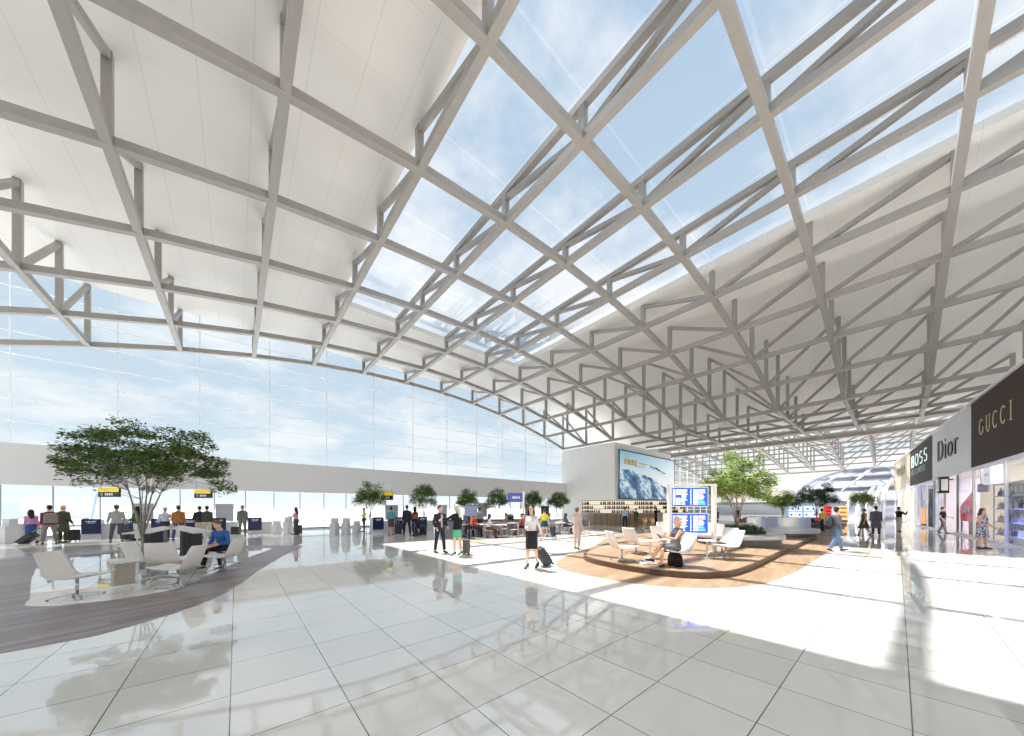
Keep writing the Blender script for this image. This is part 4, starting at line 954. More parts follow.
def cafe():
    fx = Vector((math.cos(math.radians(AWAY)), math.sin(math.radians(AWAY))))
    tabs = [(460, 537), (477, 534), (486, 537), (496, 533), (501, 537.5), (512, 534.5), (534, 536), (551, 532), (560, 534), (568, 531), (575, 533.5), (541, 530)]
    CG, TG = 'cafe chairs', 'round cafe tables'
    cc = ct = None
    ppl = {(477, 0): ('shirt', (150, 130, 170), 'purple'), (486, 0): ('tee', (200, 62, 62), 'red'), (496, 1): ('shirt', (196, 150, 160), 'dusty pink'), (501, 0): ('shirt', (196, 200, 206), 'pale grey'), (512, 1): ('tee', (170, 150, 70), 'mustard'),
           (534, 0): ('shirt', (176, 70, 92), 'crimson'), (551, 0): ('shirt', (90, 92, 100), 'dark grey'), (560, 0): ('shirt', (116, 142, 196), 'light blue'), (568, 1): ('shirt', (140, 146, 160), 'steel grey'), (575, 0): ('shirt', (70, 84, 120), 'indigo'), (460, 1): ('tee', (214, 120, 80), 'orange')}
    for n, (px, py) in enumerate(tabs):
        p = floor_pt(px, py)
        lab = 'round grey cafe table, %s from the left in the cafe' % ORD[sorted(tabs).index((px, py))]
        if ct is None: ct = cafe_table(lab, p, TG)
        else: dup(ct, p, 0.3 * n, lab, TG)
        for q in range(3):
            a = math.radians(139.8 + 180 * q + 20 * math.sin(n * 2 + q)) if q < 2 else math.radians(50 + 15 * math.sin(n))
            c = p + Vector((math.cos(a), math.sin(a))) * 0.78
            rz = a + PI / 2
            hd = math.degrees(a) + 180
            side = ['left side', 'right side', 'far side'][q]
            l2 = 'small wooden cafe chair at the %s of the %s cafe table from the left' % (side, ORD[sorted(tabs).index((px, py))])
            if cc is None: cc = cafe_chair(l2, c, math.radians(hd - 90), CG)
            else: dup(cc, c, math.radians(hd - 90), l2, CG)
            k = ppl.get((px, q))
            if k:
                person('seated cafe guest in %s top at the %s cafe table from the left' % (k[2], ORD[sorted(tabs).index((px, py))]), c + Vector((math.cos(a), math.sin(a))) * -0.03, hd, 1.70, n % 2 == 0, TAN if n % 3 else FAIR, top=(k[0], k[1]), bottom=('trousers', [(50, 52, 64), (90, 70, 60), (60, 60, 62)][n % 3]),
                       hair=(['short', 'long', 'bun'][n % 3], [(40, 32, 30), (70, 50, 40), (30, 28, 30)][n % 3]), seat=0.475, ll=(84, 5, 82), rl=(84, 5, 86), lean=6, la=(30, 10, 60, 25), ra=(34, 10, 50, 20), vox=0.017)
cafe()
person('person in orange top standing behind the grey monitor stand', floor_pt(474.5, 535.5), 200, 1.70, True, TAN, top=('tee', (206, 120, 84)), bottom=('trousers', (48, 50, 66)), hair=('short', (80, 56, 46)), la=(20, 14, 90, 20), vox=0.015)
person('person in pale grey beside the monitor stand with bag in hand', floor_pt(480, 534.5), 30, 1.72, False, FAIR, top=('shirt', (168, 170, 180)), bottom=('trousers', (72, 70, 74)), hair=('short', (60, 54, 52)), vox=0.015)
run_remesh()

# ---------------------------------------------------------------- check in desks, gates, signs
KG = 'white check in desks with navy fronts'
def kiosk(label, px, depth):
    p = at(px, depth); t = thing('check_in_desk', label, 'desk', p, H(90), KG)
    MB().box((0.0, .35, .52), (.72, .6, 1.04)).build('desk_body', M_GREY, t)
    MB().box((0, .03, .66), (.7, .05, .84)).build('navy_front', M_NAVY, t)
    e = MB()
    for q, w in enumerate((.05, .08, .05, .08, .06)): e.box((-.16 + .08 * q, -.002, .93), (.05, .01, w))
    e.box((0, -.002, .85), (.26, .01, .02)); e.build('white_emblem', M_WPRINT, t)
    MB().box((.65, .4, .4), (.56, .5, .8)).build('wing_counter', M_GREY, t)
    MB().box((.5, .38, .82), (2.1, .62, .04)).build('counter_top', M_CHAIR, t) if False else None
    return t
desks = [(91, 18.4, 'leftmost navy fronted check in desk, left of the pale grey jacket'), (127, 18.4, 'navy fronted check in desk behind the dark grey suitcase and green jacket'), (160, 18.9, 'navy fronted check in desk behind the man in pale blue shirt'), (190, 19.2, 'navy fronted check in desk right of the man in rust brown'),
         (218.5, 20.2, 'navy fronted check in desk above the head of the seated man in blue'), (255, 21.3, 'navy fronted check in desk right of the man in the grey green suit'), (378.5, 22.0, 'navy fronted kiosk beside the yellow shirted man'), (400, 22.4, 'navy fronted kiosk hidden behind the tall navy suitcase'), (422.5, 23.2, 'navy fronted kiosk right of the couple')]
for px, d, lab in desks:
    k = kiosk(lab, px, d)
def staff(px, d, lab, col):
    person(lab, at(px, d), TOWARD, 1.62, True, TAN, top=('jacket', col), bottom=('trousers', (30, 32, 60)), hair=('bun', (36, 30, 30)), vox=0.016)
def panel(label, px0, px1, y0, y1, d):
    p = at((px0 + px1) / 2, d); w = (px1 - px0) * d / FPX; z1, z0 = EYE + (508 - y0) * d / FPX, EYE + (508 - y1) * d / FPX
    t = thing('information_screen', label, 'panel', p, H(AWAY), 'grey panels behind the desks')
    b = MB().box((0, 0, (z0 + z1) / 2), (w, .08, z1 - z0)).build('panel_board', M_MGREY, t)
    MB().box((0, -.045, z0 + (z1 - z0) * .55), (w * .92, .01, .02)).build('trim_line', M_GREY, b)
    for s in (-1, 1): MB().bar((s * w * .4, .02, 0), (s * w * .4, .02, z0 + .02), .06, .05).build('leg', M_MULL, t)
panel('grey display panel behind the tree trunk', 132.5, 153, 503.5, 521, 20.5)
panel('grey display panel left of the man in the grey green suit', 216, 233, 504, 521, 22)
panel('grey display panel above the woman in the teal top', 386, 398, 505, 519, 24.5)
def totem(label, px, y0, y1, w=0.34, wide=False):
    d = FPX * EYE / (y1 - HY); p = at(px, d); hgt = EYE + (508 - y0) * d / FPX
    t = thing('gate_post', label, 'gate post', p, H(AWAY), 'white gate posts along the glass wall')
    MB().box((0, 0, hgt * .35), (w, .5, hgt * .7)).build('post_body', M_GREY, t)
    MB().box((0, .04, hgt * .85), (w * .9, .3, hgt * .3)).build('reader_head', M_GREY, t)
    MB().box((0, -.03, hgt * .78), (w * .6, .2, .02)).build('reader_plate', M_MGREY, t)
totem('white self service machine at the far left edge of the photo', 9, 519, 543, .4)
totem('low white cabinet just right of the self service machine at far left', 15.5, 524, 542, .5)
totem('white gate post behind the woman in pink and blue', 36, 522, 541, .45)
for px, y0, y1, lab in ((276.5, 521, 534, 'white gate post left of the woman in pink alone'), (288, 517, 534, 'taller white gate post close to the woman in pink alone'), (334.5, 518, 535.5, 'tall white gate post, left of the pair before the yellow shirted man'), (346, 518, 535, 'tall white gate post, right of the pair before the yellow shirted man'), (356.5, 521, 533, 'short white gate post beside the black box suitcase'), (443, 519, 533, 'white gate post right of the couple at the kiosks')):
    totem(lab, px, y0, y1)
M_YEL = mat('yellow_sign_band', (226, 196, 40), 0.4, emit=0.25, vary=0)
def hang_sign(label, px0, px1, y0, y1, d):
    p = at((px0 + px1) / 2, d); w = (px1 - px0) * d / FPX; z1, z0 = EYE + (508 - y0) * d / FPX, EYE + (508 - y1) * d / FPX; hh = z1 - z0
    t = thing('hanging_sign', label, 'sign', (p.x, p.y, z0), H(AWAY), 'black and yellow hanging signs')
    MB().box((0, 0, hh / 2), (w, .1, hh)).build('sign_box', M_BLACK, t)
    MB().box((0, -.053, hh * .76), (w * .98, .008, hh * .42)).build('yellow_band', M_YEL, t)
    b = MB()
    for q in range(4): b.box((-.13 * w + q * .1 * w, -.053, hh * .3), (.07 * w, .008, hh * .24))
    b.build('white_print', M_WPRINT, t); b = MB(); b.box((-.32 * w, -.053, hh * .3), (.08 * w, .008, hh * .3)); b.build('arrow_block', M_MGREY, t)
    zt = 15.0 - z0
    for s in (-1, 1): MB().tube([(s * w * .4, 0, hh - .01), (s * w * .4, 0, min(zt, 2.97 - z0 + 0.0) if False else hh + .55)], .012, 6).build('hanger_rod', M_CHROME, t)
    MB().box((0, 0, hh + .56), (w * .9, .06, .04)).build('hanger_rail', M_CHROME, t)
hang_sign('black and yellow hanging sign left of the slim tree crown base', 99, 120, 488, 497, 18.6)
hang_sign('black and yellow hanging sign above the pair in dark jackets', 195, 212, 490, 498, 20)
hang_sign('black and yellow hanging sign at the crown of the first small wall tree', 382, 393, 492, 500, 23.5)
# cafe back bar, sign pylon, monitor stand
def back_bar():
    a, b = at(446, 24.6), at(548, 27.2); d = b - a; ang = math.atan2(d.y, d.x); L = d.length
    t = thing('cafe_bar', 'long grey cafe bar along the back of the seating area', 'counter', a, ang)
    z = EYE - (519.5 - 508) * 27.5 / FPX
    MB().box((L / 2, .4, z / 2), (L, .7, z)).build('bar_body', M_MGREY, t)
    MB().box((L / 2, .36, z + .03), (L + .1, .84, .06)).build('bar_top', M_DARK, t)
    for x in (.35, .55): MB().box((L * x, .02, z * .5), (.03, .03, z * .9)).build('front_joint', M_DARK, t)
    for px0, px1, y0, lab in ((478, 487, 503, 'tall grey board behind the cafe bar, left of the purple sign'), (440, 447, 505, 'grey board at the left end of the cafe bar'), (525, 534, 504, 'grey board right of the purple cafe sign'), (541, 549, 506, 'dark menu board near the right end of the cafe')):
        q = thing('menu_board', lab, 'board', at((px0 + px1) / 2, 31), H(AWAY), 'boards behind the cafe bar'); w = (px1 - px0) * 31 / FPX; z1 = EYE + (508 - y0) * 31 / FPX
        MB().box((0, 0, z1 - .65), (w, .1, 1.3)).build('board', M_MGREY if px0 != 541 else M_DARK, q)
        for s in (-1, 1): MB().bar((s * w * .4, 0, 0), (s * w * .4, 0, z1 - 1.25), .07, .07).build('leg', M_DARK, q)
    for k, x in enumerate((.08, .2, .62, .78)):
        q = thing('coffee_machine', 'small dark machine on the cafe bar, %s from the left' % ORD[k], 'coffee machine', (*(a + d * x + Vector((-d.y, d.x)).normalized() * .4), z + .062), ang, 'machines on the cafe bar')
        MB().box((0, 0, .2), (.5, .4, .4)).build('machine_body', M_DARK, q); MB().box((0, -.22, .3), (.4, .05, .1)).build('spout_head', M_CHROME, q)
back_bar()
def pylon():
    d = 20.5; p = at(523.5, d); t = thing('cafe_sign', 'purple blue sign panel on a tall white post in front of the cafe', 'sign', p, H(AWAY))
    z = lambda y: EYE + (508 - y) * d / FPX
    MB().box((0, 0, z(491.5) / 2), (.12, .14, z(491.5))).build('post', M_CHAIR, t); MB().box((0, 0, .015), (.4, .4, .03)).build('base_plate', M_CHAIR, t)
    w = 15 * d / FPX; b = MB().box((-w / 2 - .06, 0, (z(493) + z(502)) / 2), (w, .1, z(493) - z(502))).build('sign_panel', mat('purple_sign', (74, 84, 160), 0.4, emit=0.15, vary=0.03), t)
    m = MB()
    for q, ww in enumerate((.08, .06, .08, .05, .07)): m.box((-w * .7 + q * .1, -.053, (z(493) + z(502)) / 2), (ww, .008, .13))
    m.build('white_letters', M_WPRINT, b)
pylon()
def monitor():
    d = 17.9; p = at(471, d); t = thing('monitor_stand', 'wide grey monitor on a black pole stand behind the blonde woman', 'monitor', p, H(AWAY))
    z = lambda y: EYE + (508 - y) * d / FPX
    MB().tube([(-.1, .05, 0), (-.1, .05, z(506))], .045, 8).build('pole', M_BLACK, t); MB().box((-.1, .05, .015), (.6, .5, .03)).build('base_plate', M_BLACK, t)
    b = MB().box((0, -.03, (z(505) + z(516.5)) / 2), (13 * d / FPX, .07, z(505) - z(516.5))).build('screen_housing', M_DARK, t)
    MB().box((0, -.068, (z(505) + z(516.5)) / 2), (12.4 * d / FPX, .008, z(505) - z(516.5) - .06)).build('grey_screen', mat('grey_screen', (104, 112, 138), 0.3, emit=0.3, vary=0.1), b)
monitor()
def front_rug():
    pts = [floor_pt(440, 543.5), floor_pt(470, 543.2), floor_pt(505, 541.5), floor_pt(531, 539.2), floor_pt(531, 536.8), floor_pt(505, 538.2), floor_pt(470, 540.2), floor_pt(440, 541.2)]
    struct(fixnormals(MB().prism([(p.x, p.y) for p in pts], -0.03, 0.004).build('floor_inlay_cafe', mat('peach_stone', (226, 196, 168), 0.3, vary=0.04, scale=2))))
front_rug()
def cafe_floor():
    pts = [floor_pt(428, 540.5), floor_pt(470, 540.6), floor_pt(505, 538.6), floor_pt(531, 537.0), floor_pt(560, 534.6), floor_pt(584, 531.5), floor_pt(572, 524.5), floor_pt(540, 524), floor_pt(500, 524.5), floor_pt(440, 526.5)]
    struct(fixnormals(MB().prism([(p.x, p.y) for p in pts], -0.03, 0.003).build('floor_inlay_stone', mat('blue_grey_stone', (150, 152, 162), 0.15, vary=0.05, scale=1))))
cafe_floor()
# ---------------------------------------------------------------- block counter, shelf, poster
def wall_counter():
    pts = [floor_pt(*q) for q in ((581, 522.8), (590, 524.3), (605, 525.3), (622, 525.6), (640, 525.2), (656, 523.8), (668, 522.2), (690, 520.8))]
    P = [Vector((p.x, p.y)) for p in pts]; P = spline(P, 4, False)
    t = thing('bar_counter', 'long curved wooden bar counter below the mountain poster', 'counter', (0, 0, 0))
    m = wood('counter_oak', (120, 96, 76), (168, 140, 112), 0.2, 0.2, 0.45)
    fixnormals(MB().strip(P, 0, 1.12, 0.7).build('counter_front', m, t)); fixnormals(MB().strip(P, 1.12, 1.2, 0.85).build('counter_top', mat('pale_oak_top', (176, 150, 124), 0.4, vary=0.08), t))
    Q = spline([at(*q) for q in ((582.5, 37.5), (600, 36.0), (622, 35.4), (644, 36.0), (664, 37.6), (684, 40.0))], 5, False)
    s = thing('bottle_shelf', 'lit shelf wall full of bottles behind the wooden counter', 'shelf', (0, 0, 0))
    fixnormals(MB().strip(Q, 0, 2.55, 0.3).build('back_wall', mat('lit_shelf_back', (244, 236, 214), 0.5, emit=0.5, vary=0.03), s))
    for z in (1.12, 1.58, 2.04, 2.5): fixnormals(MB().strip([q + Vector((0, 0)) for q in Q], z, z + .05, -0.32).build('shelf_board', mat('walnut_shelf', (120, 96, 78), 0.4, vary=0.1), s))
    rnd = random.Random(3); n = 0; protos = []
    cols = [(120, 52, 44), (84, 48, 40), (60, 70, 48), (150, 90, 60), (40, 36, 36), (180, 140, 96)]
    G = 'bottles on the lit shelf wall'
    for ci, c in enumerate(cols):
        m = mat('bottle_glass_%d' % ci, c, 0.2, vary=0.1)
        protos.append(m)
    pm = {}
    for row, z in enumerate((1.17, 1.63, 2.09)):
        acc = 0.0
        for i in range(len(Q) - 1):
            a, b = Q[i], Q[i + 1]; L = (b - a).length; d = (b - a).normalized(); nrm = Vector((-d.y, d.x)); u = 0.15
            while u < L:
                if math.sin((acc + u) * 1.7 + row) > -0.55:
                    k = rnd.randrange(6); p = a + d * u - nrm * 0.15
                    if k not in pm:
                        me = MB().lathe([(.085, 0), (.09, .02), (.09, .2), (.04, .27), (.035, .36)], n=8); o = me.build('bottle', protos[k]); pm[k] = o
                    else: o = pm[k].copy(); COL.objects.link(o)
                    o.location = (p.x, p.y, z + 0.002); o['label'] = 'small dark bottle standing on the lit shelf wall behind the counter'; o['category'] = 'bottle'; o['group'] = G; n += 1
                u += 0.27
            acc += L
    return P
wall_counter()
def promo():
    for px, lab in ((643, 'left one of two yellow and red round display stands at the wooden counter'), (650, 'right one of two yellow and red round display stands at the wooden counter')):
        p = floor_pt(px, 525.6); t = thing('display_stand', lab, 'display stand', (p.x - .35, p.y - .35, 0), H(AWAY), 'yellow display stands at the counter')
        MB().lathe([(.2, 0), (.18, .1), (.1, .25), (.16, .4), (.24, .6), (.22, .75)], n=20).build('yellow_body', mat('yellow_plastic', (222, 186, 92), 0.4, vary=0.05), t, True)
        MB().ell((0, 0, .82), (.17, .16, .14), 14, 8).build('red_top', mat('red_plastic', (214, 84, 56), 0.4, vary=0.05), t, True)
        MB().ell((.04, -.2, .5), (.12, .05, .18), 12, 7).build('white_badge', M_WPRINT, t, True)
promo()
def poster():
    Yp = TY(2) - 0.25 - 0.14
    def wx(px): v = dirv(px); return v.x * Yp / v.y
    def wz(px, py): v = dirv(px); return EYE + (HY - py) * (Yp / v.y) / FPX
    x0, x1 = wx(619), wx(674) ; z1, z0 = wz(619, 449.5), wz(619, 498.5)
    m, nt, nd, lk = nodes('mountain_poster'); h = N(nt); b = nd['Principled BSDF']
    v, x, y, z = h.obj(); u = h.math('DIVIDE', x, x1 - x0); w = h.math('DIVIDE', z, z1 - z0)
    sky = h.ramp(w, [(0.45, lin((226, 232, 236))), (0.75, lin((176, 214, 232))), (1.0, lin((120, 184, 218)))])
    sky = h.mix(h.math('MULTIPLY', u, 0.5), sky, lin((236, 240, 242)))
    n1 = h.noise(h.comb(h.math('MULTIPLY', u, 2.2), h.math('ADD', h.math('MULTIPLY', w, 1.3), h.math('MULTIPLY', u, 0.9)), 0.0), 2.2, 8, 0.62)
    rock = h.ramp(n1, [(0.34, lin((16, 44, 84))), (0.45, lin((46, 98, 148))), (0.50, lin((120, 168, 200))), (0.55, lin((230, 238, 243))), (0.62, lin((140, 180, 206))), (0.72, lin((52, 100, 146)))])
    ridge = h.math('ADD', h.math('SUBTRACT', 0.62, h.math('MULTIPLY', h.math('POWER', u, 2.0), 0.5)), h.math('MULTIPLY', h.math('SUBTRACT', h.noise(h.comb(u, 0.0, 0.0), 7.0, 5), 0.5), 0.2))
    mk = h.math('MULTIPLY', h.math('LESS_THAN', w, ridge), h.math('LESS_THAN', u, 0.83))
    c = h.mix(mk, sky, rock); lk.new(c, b.inputs['Base Color']); b.inputs['Roughness'].default_value = 0.35
    lk.new(c, b.inputs['Emission Color']); b.inputs['Emission Strength'].default_value = 0.25
    t = thing('wall_poster', 'large poster of blue snowy mountains with aircraft in the sky on the white block wall', 'poster', (x0, Yp, z0))
    W, Hh = x1 - x0, z1 - z0
    MB().box((W / 2, 0, Hh / 2), (W, .1, Hh)).build('print', m, t)
    f = MB()
    for a, c2 in (((0, 0), (W, 0)), ((0, Hh), (W, Hh)), ((0, 0), (0, Hh)), ((W, 0), (W, Hh))): f.bar((a[0], -.02, a[1]), (c2[0], -.02, c2[1]), .12, .12)
    f.build('frame', M_DARK, t)
    yl = mat('yellow_print', (236, 200, 90), 0.5, vary=0)
    m2 = MB()
    for q, (a, ww, hh) in enumerate(((0.07, .035, .11), (.115, .05, .12), (.175, .05, .12), (.235, .04, .11), (.30, .14, .03))): m2.box((W * (a + ww / 2), -.056, Hh * .78), (W * ww, .01, Hh * hh))
    m2.build('yellow_lettering', yl, t)
    m2 = MB()
    for q in range(7): m2.box((W * (.085 + .032 * q), -.056, Hh * .895), (W * .022, .01, Hh * .035))
    m2.build('white_lettering', M_WPRINT, t)
    m2 = MB()
    for q in range(6): m2.box((W * (.25 + .03 * q), -.056, Hh * .715), (W * .022, .01, Hh * .02))
    m2.build('grey_small_lettering', M_MGREY, t)
    pl = MB(); dk = M_DARK
    pl.bar((W * .50, -.06, Hh * .77), (W * .80, -.06, Hh * .64), .006 * W, .006 * W); pl.bar((W * .60, -.06, Hh * .745), (W * .68, -.06, Hh * .69), .01 * W, .012 * W)
    for q, r in ((.53, .755), (.57, .735), (.72, .66), (.77, .645)): pl.ell((W * q, -.06, Hh * (r - .025)), (W * .008, .01, Hh * .016), 8, 6)
    pl.bar((W * .86, -.06, Hh * .37), (W * .93, -.06, Hh * .33), .008 * W, .008 * W); pl.build('printed_aircraft', dk, t)
poster()
# ---------------------------------------------------------------- far right court
M_RIB = mat('pale_dome_rib', (214, 216, 224), 0.4, 0.1, vary=0.02)
def dome():
    c = at(872, 57); a, hh, zb_ = 10.5, 6.0, 2.7
    t = thing('glass_dome', 'wide glass dome with pale curved ribs beyond the shops', 'dome', c)
    n = 40
    MB().rings([[(a * math.cos(el) * math.cos(2 * PI * k / n), a * math.cos(el) * math.sin(2 * PI * k / n), zb_ + hh * math.sin(el)) for k in range(n)] for el in [math.radians(2 + 9.6 * q) for q in range(10)]], cap=False).build('glass_shell', glass_mat('dome_glass', (238, 242, 250), 0.1, 0.0, 0.12), t, True)
    for q in range(4):
        el = math.radians(2 + 22 * q); r = a * math.cos(el) * 1.01; z = zb_ + hh * math.sin(el)
        MB().lathe([(r - .25, z - .12), (r + .1, z - .12), (r + .06, z + .14), (r - .25, z + .14)], n=48).build('ring_band', M_RIB, t)
    for k in range(14):
        ph = 2 * PI * k / 14
        pts = [Vector((a * 1.01 * math.cos(el) * math.cos(ph + .5 * math.sin(el)), a * 1.01 * math.cos(el) * math.sin(ph + .5 * math.sin(el)), zb_ + hh * 1.01 * math.sin(el))) for el in [math.radians(9 * q) for q in range(11)]]
        o = MB()
        for p, q in zip(pts, pts[1:]): o.bar(p, q, .42, .16)
        o.build('rib', M_RIB, t)
    MB().lathe([(a - .1, 0), (a - .1, zb_), (a - .5, zb_), (a - .5, 0)], n=48).build('base_wall', mat('lavender_grey_wall', (176, 182, 204), 0.35, vary=0.05, scale=.5), t, True)
dome()
def sweep_ribs():
    for q, (px0, px1, y0, d) in enumerate(((852, 846, 497, 44), (862, 857, 491, 43), (872, 866, 487, 42), (881, 875, 484, 41), (889, 882, 482, 40))):
        f = at(px1, d); g = at(px0 + 6, d + 5); z = EYE + (508 - y0) * (d + 5) / FPX
        pts = []
        for k in range(9):
            s = k / 8; p = f.lerp(g, s ** 2.2); pts.append((p.x, p.y, z * math.sin(s * PI / 2)))
        MB().tube(pts, [.2] * 9, 8).build('curved_pillar', M_RIB, None, True, label='pale curved pillar leaning toward the glass dome, %s from the left of five' % ORD[q], category='pillar', group='curved pillars before the dome')
sweep_ribs()
def video_wall():
    d = 38; p = at(803, d); t = thing('video_wall', 'blue video wall of eight screens beyond the curved silver bench', 'screen', p, H(AWAY))
    w = 30 * d / FPX; z1, z0 = EYE + (508 - 505) * d / FPX, EYE - (518 - 508) * d / FPX
    MB().box((0, .1, (z0 + z1) / 2), (w, .15, z1 - z0)).build('backing_wall', M_SCRL, t); MB().box((0, .1, z0 / 2), (w, .15, z0)).build('plinth', M_MGREY, t)
    for r in range(2):
        for c in range(4):
            x = -w / 2 + w * (.14 + .23 * c + (.03 if c > 1 else -.01)); z = z0 + (z1 - z0) * (.27 + .45 * r)
            s = MB().box((x, 0, z), (w * .19, .06, (z1 - z0) * .36)).build('screen', M_SCRW, t)
            MB().box((x + (.06 if (r + c) % 2 else -.08), -.034, z - .03), (w * .07, .008, (z1 - z0) * .16)).build('blue_patch', M_SCRB, s)
video_wall()
def far_seats():
    G = 'brown seats in the far lounge'; proto = None
    for r in range(3):
        for k in range(9):
            p = at(742 + k * 5.0 + r * 1.7, 29 + r * 2.2)
            lab = 'brown armchair in the far lounge, %s from the left in the %s row' % (ORD[k], ['front', 'middle', 'back'][r])
            if proto is None:
                proto = thing('armchair', lab, 'chair', p, 0.4, G); m = mat('brown_leather', (150, 112, 90), 0.5, vary=0.1)
                MB().box((0, 0, .28), (.5, .5, .32)).build('seat', m, proto); MB().box((0, -.27, .5), (.5, .12, .62)).build('backrest', m, proto)
                for s in (-1, 1): MB().box((s * .28, 0, .33), (.08, .52, .5)).build('armrest', m, proto)
                for s in (-1, 1): MB().box((s * .2, .18, .06), (.05, .05, .12)).build('leg', M_DARK, proto)
            else: dup(proto, p, random.uniform(0, 6.28), lab, G)
far_seats()
def kiosk_shelf(label, px0, px1, y0, y1, d, c1, c2, em=0.6):
    p = at((px0 + px1) / 2, d); w = (px1 - px0) * d / FPX; z1, z0 = EYE + (508 - y0) * d / FPX, max(0.0, EYE - (y1 - 508) * d / FPX)
    t = thing('lit_display', label, 'display', (p.x, p.y, 0), H(AWAY))
    MB().box((0, .2, (z0 + z1) / 2), (w, .3, z1 - z0)).build('backing', mat('lit_%d_%d_%d' % c1, c1, .5, emit=em, vary=.1), t)
    if z0 > .02: MB().box((0, .2, z0 / 2), (w, .3, z0)).build('plinth', M_DARK, t)
    for q in range(3):
        z = z0 + (z1 - z0) * (.2 + .3 * q); MB().box((0, .0, z), (w * .94, .14, .05)).build('shelf_board', M_DARK, t)
        o = MB()
        MB().box((-.1 * w * (q % 2), -.01, z + .12), (w * .6, .1, .16)).build('goods_row', mat('goods_%d_%d_%d' % c2, c2, .5, vary=.2), t)
    return t
kiosk_shelf('orange lit shelf of goods behind the head of the man in grey jacket', 839, 848, 506, 520, 41, (246, 190, 120), (220, 130, 60))
kiosk_shelf('red lit display panel left of the walking man in grey jacket', 826, 832, 506, 518, 42, (196, 44, 40), (110, 30, 28))
# ---------------------------------------------------------------- shops
DV = Vector((0.99648, 0.0839)); PF = Vector((24.3, -3.3)); RZS = math.atan2(-DV.y, -DV.x)
def fac(s, out=0.0): p = PF + DV * s + Vector((-DV.y, DV.x)) * out; return p
M_GUC = None
def sign_mats():
    m, nt, nd, lk = nodes('brown_lattice'); h = N(nt); b = nd['Principled BSDF']; v, x, y, z = h.obj()
    l = h.math('MAXIMUM', h.line(h.math('ADD', x, z), .22, 0, .075), h.line(h.math('SUBTRACT', x, z), .22, 0, .02))
    lk.new(h.mix(l, lin((76, 57, 52)), lin((44, 31, 30))), b.inputs['Base Color']); b.inputs['Roughness'].default_value = .65; b.inputs['Specular IOR Level'].default_value = .2
    m2, nt, nd, lk = nodes('silver_mottle'); h = N(nt); b = nd['Principled BSDF']; v, x, y, z = h.obj()
    br = nt.nodes.new('ShaderNodeTexBrick'); br.inputs['Scale'].default_value = 3.2; br.inputs['Color1'].default_value = lin((244, 245, 248)); br.inputs['Color2'].default_value = lin((214, 216, 222)); br.inputs['Mortar'].default_value = lin((186, 188, 194)); br.inputs['Brick Width'].default_value = .5; br.inputs['Row Height'].default_value = .16; br.inputs['Mortar Size'].default_value = .02
    lk.new(h.comb(x, z, 0.0), br.inputs['Vector']); lk.new(br.outputs['Color'], b.inputs['Base Color']); b.inputs['Roughness'].default_value = .35
    return m, m2, mat('charcoal_fascia', (56, 54, 52), .6, vary=.04, spec=.2), mat('champagne_fascia', (206, 188, 162), .35, .2, vary=.05)
MG, MD, MBS, MPR = sign_mats()
# letters drawn as strokes: (x0,z0,x1,z1,width) and arcs ('a',cx,cz,rx,rz,deg0,deg1,wmin,wmax)
def glyph(ch, thin=False, bold=False):
    k, n = (.105, .045) if thin else (.2, .07) if bold else (.15, .05)
    S = {'I': [(.3, 0, .3, 1, k)], 'U': [(.14, .3, .14, 1, k), (.72, .3, .72, 1, n), ('a', .43, .32, .29, .3, 180, 360, k, n)],
         'C': [('a', .45, .5, .4, .48, 45, 315, n, k)], 'G': [('a', .45, .5, .4, .48, 45, 330, n, k), (.8, .1, .8, .46, .12)],
         'D': [(.14, 0, .14, 1, k), (.1, .975, .4, .975, n), (.1, .025, .4, .025, n), ('a', .38, .5, .4, .475, -90, 90, n, k)],
         'i': [(.2, 0, .2, .66, .13), ('o', .2, .88, .085)], 'o': [('a', .34, .33, .27, .32, 0, 360, n, .13)],
         'r': [(.18, 0, .18, .66, .13), ('a', .38, .42, .19, .21, 60, 170, .1, n)],
         'P': [(.16, 0, .16, 1, k), (.12, .975, .4, .975, n), (.12, .45, .4, .45, n), ('a', .38, .71, .3, .265, -90, 90, n, k)],
         'R': [(.16, 0, .16, 1, k), (.12, .975, .4, .975, n), (.12, .48, .4, .48, n), ('a', .38, .73, .28, .25, -90, 90, n, k), (.4, .48, .72, 0, .13)],
         'A': [(.4, 1, .08, 0, n), (.4, 1, .74, 0, k), (.2, .33, .6, .33, n)],
         'B': [(.16, 0, .16, 1, .2), (.12, .96, .4, .96, .08), (.12, .52, .42, .52, .08), (.12, .04, .42, .04, .08), ('a', .38, .74, .24, .22, -90, 90, .08, .2), ('a', .4, .28, .28, .24, -90, 90, .08, .2)],
         'O': [('a', .45, .5, .36, .46, 0, 360, .08, .2)],
         'S': [('a', .42, .73, .26, .23, 40, 250, .08, .16), ('a', .42, .26, .28, .24, -140, 80, .08, .16)],
         'H': [(.14, 0, .14, 1, .12), (.66, 0, .66, 1, .12), (.14, .5, .66, .5, .08)], 'L': [(.16, 0, .16, 1, k), (.12, .03, .6, .03, .06)], 'E': [(.16, 0, .16, 1, k), (.12, .97, .6, .97, .07), (.12, .5, .5, .5, .07), (.12, .03, .6, .03, .07)]}
    return S[ch]
ADV = {'I': .6, 'U': .9, 'C': .95, 'G': 1.0, 'D': .92, 'i': .4, 'o': .7, 'r': .6, 'P': .8, 'R': .85, 'A': .85, 'B': .82, 'O': .92, 'S': .82, ' ': .4, 'H': .85, 'L': .68, 'E': .7}
SERIF = 'IUPRAiDrH'
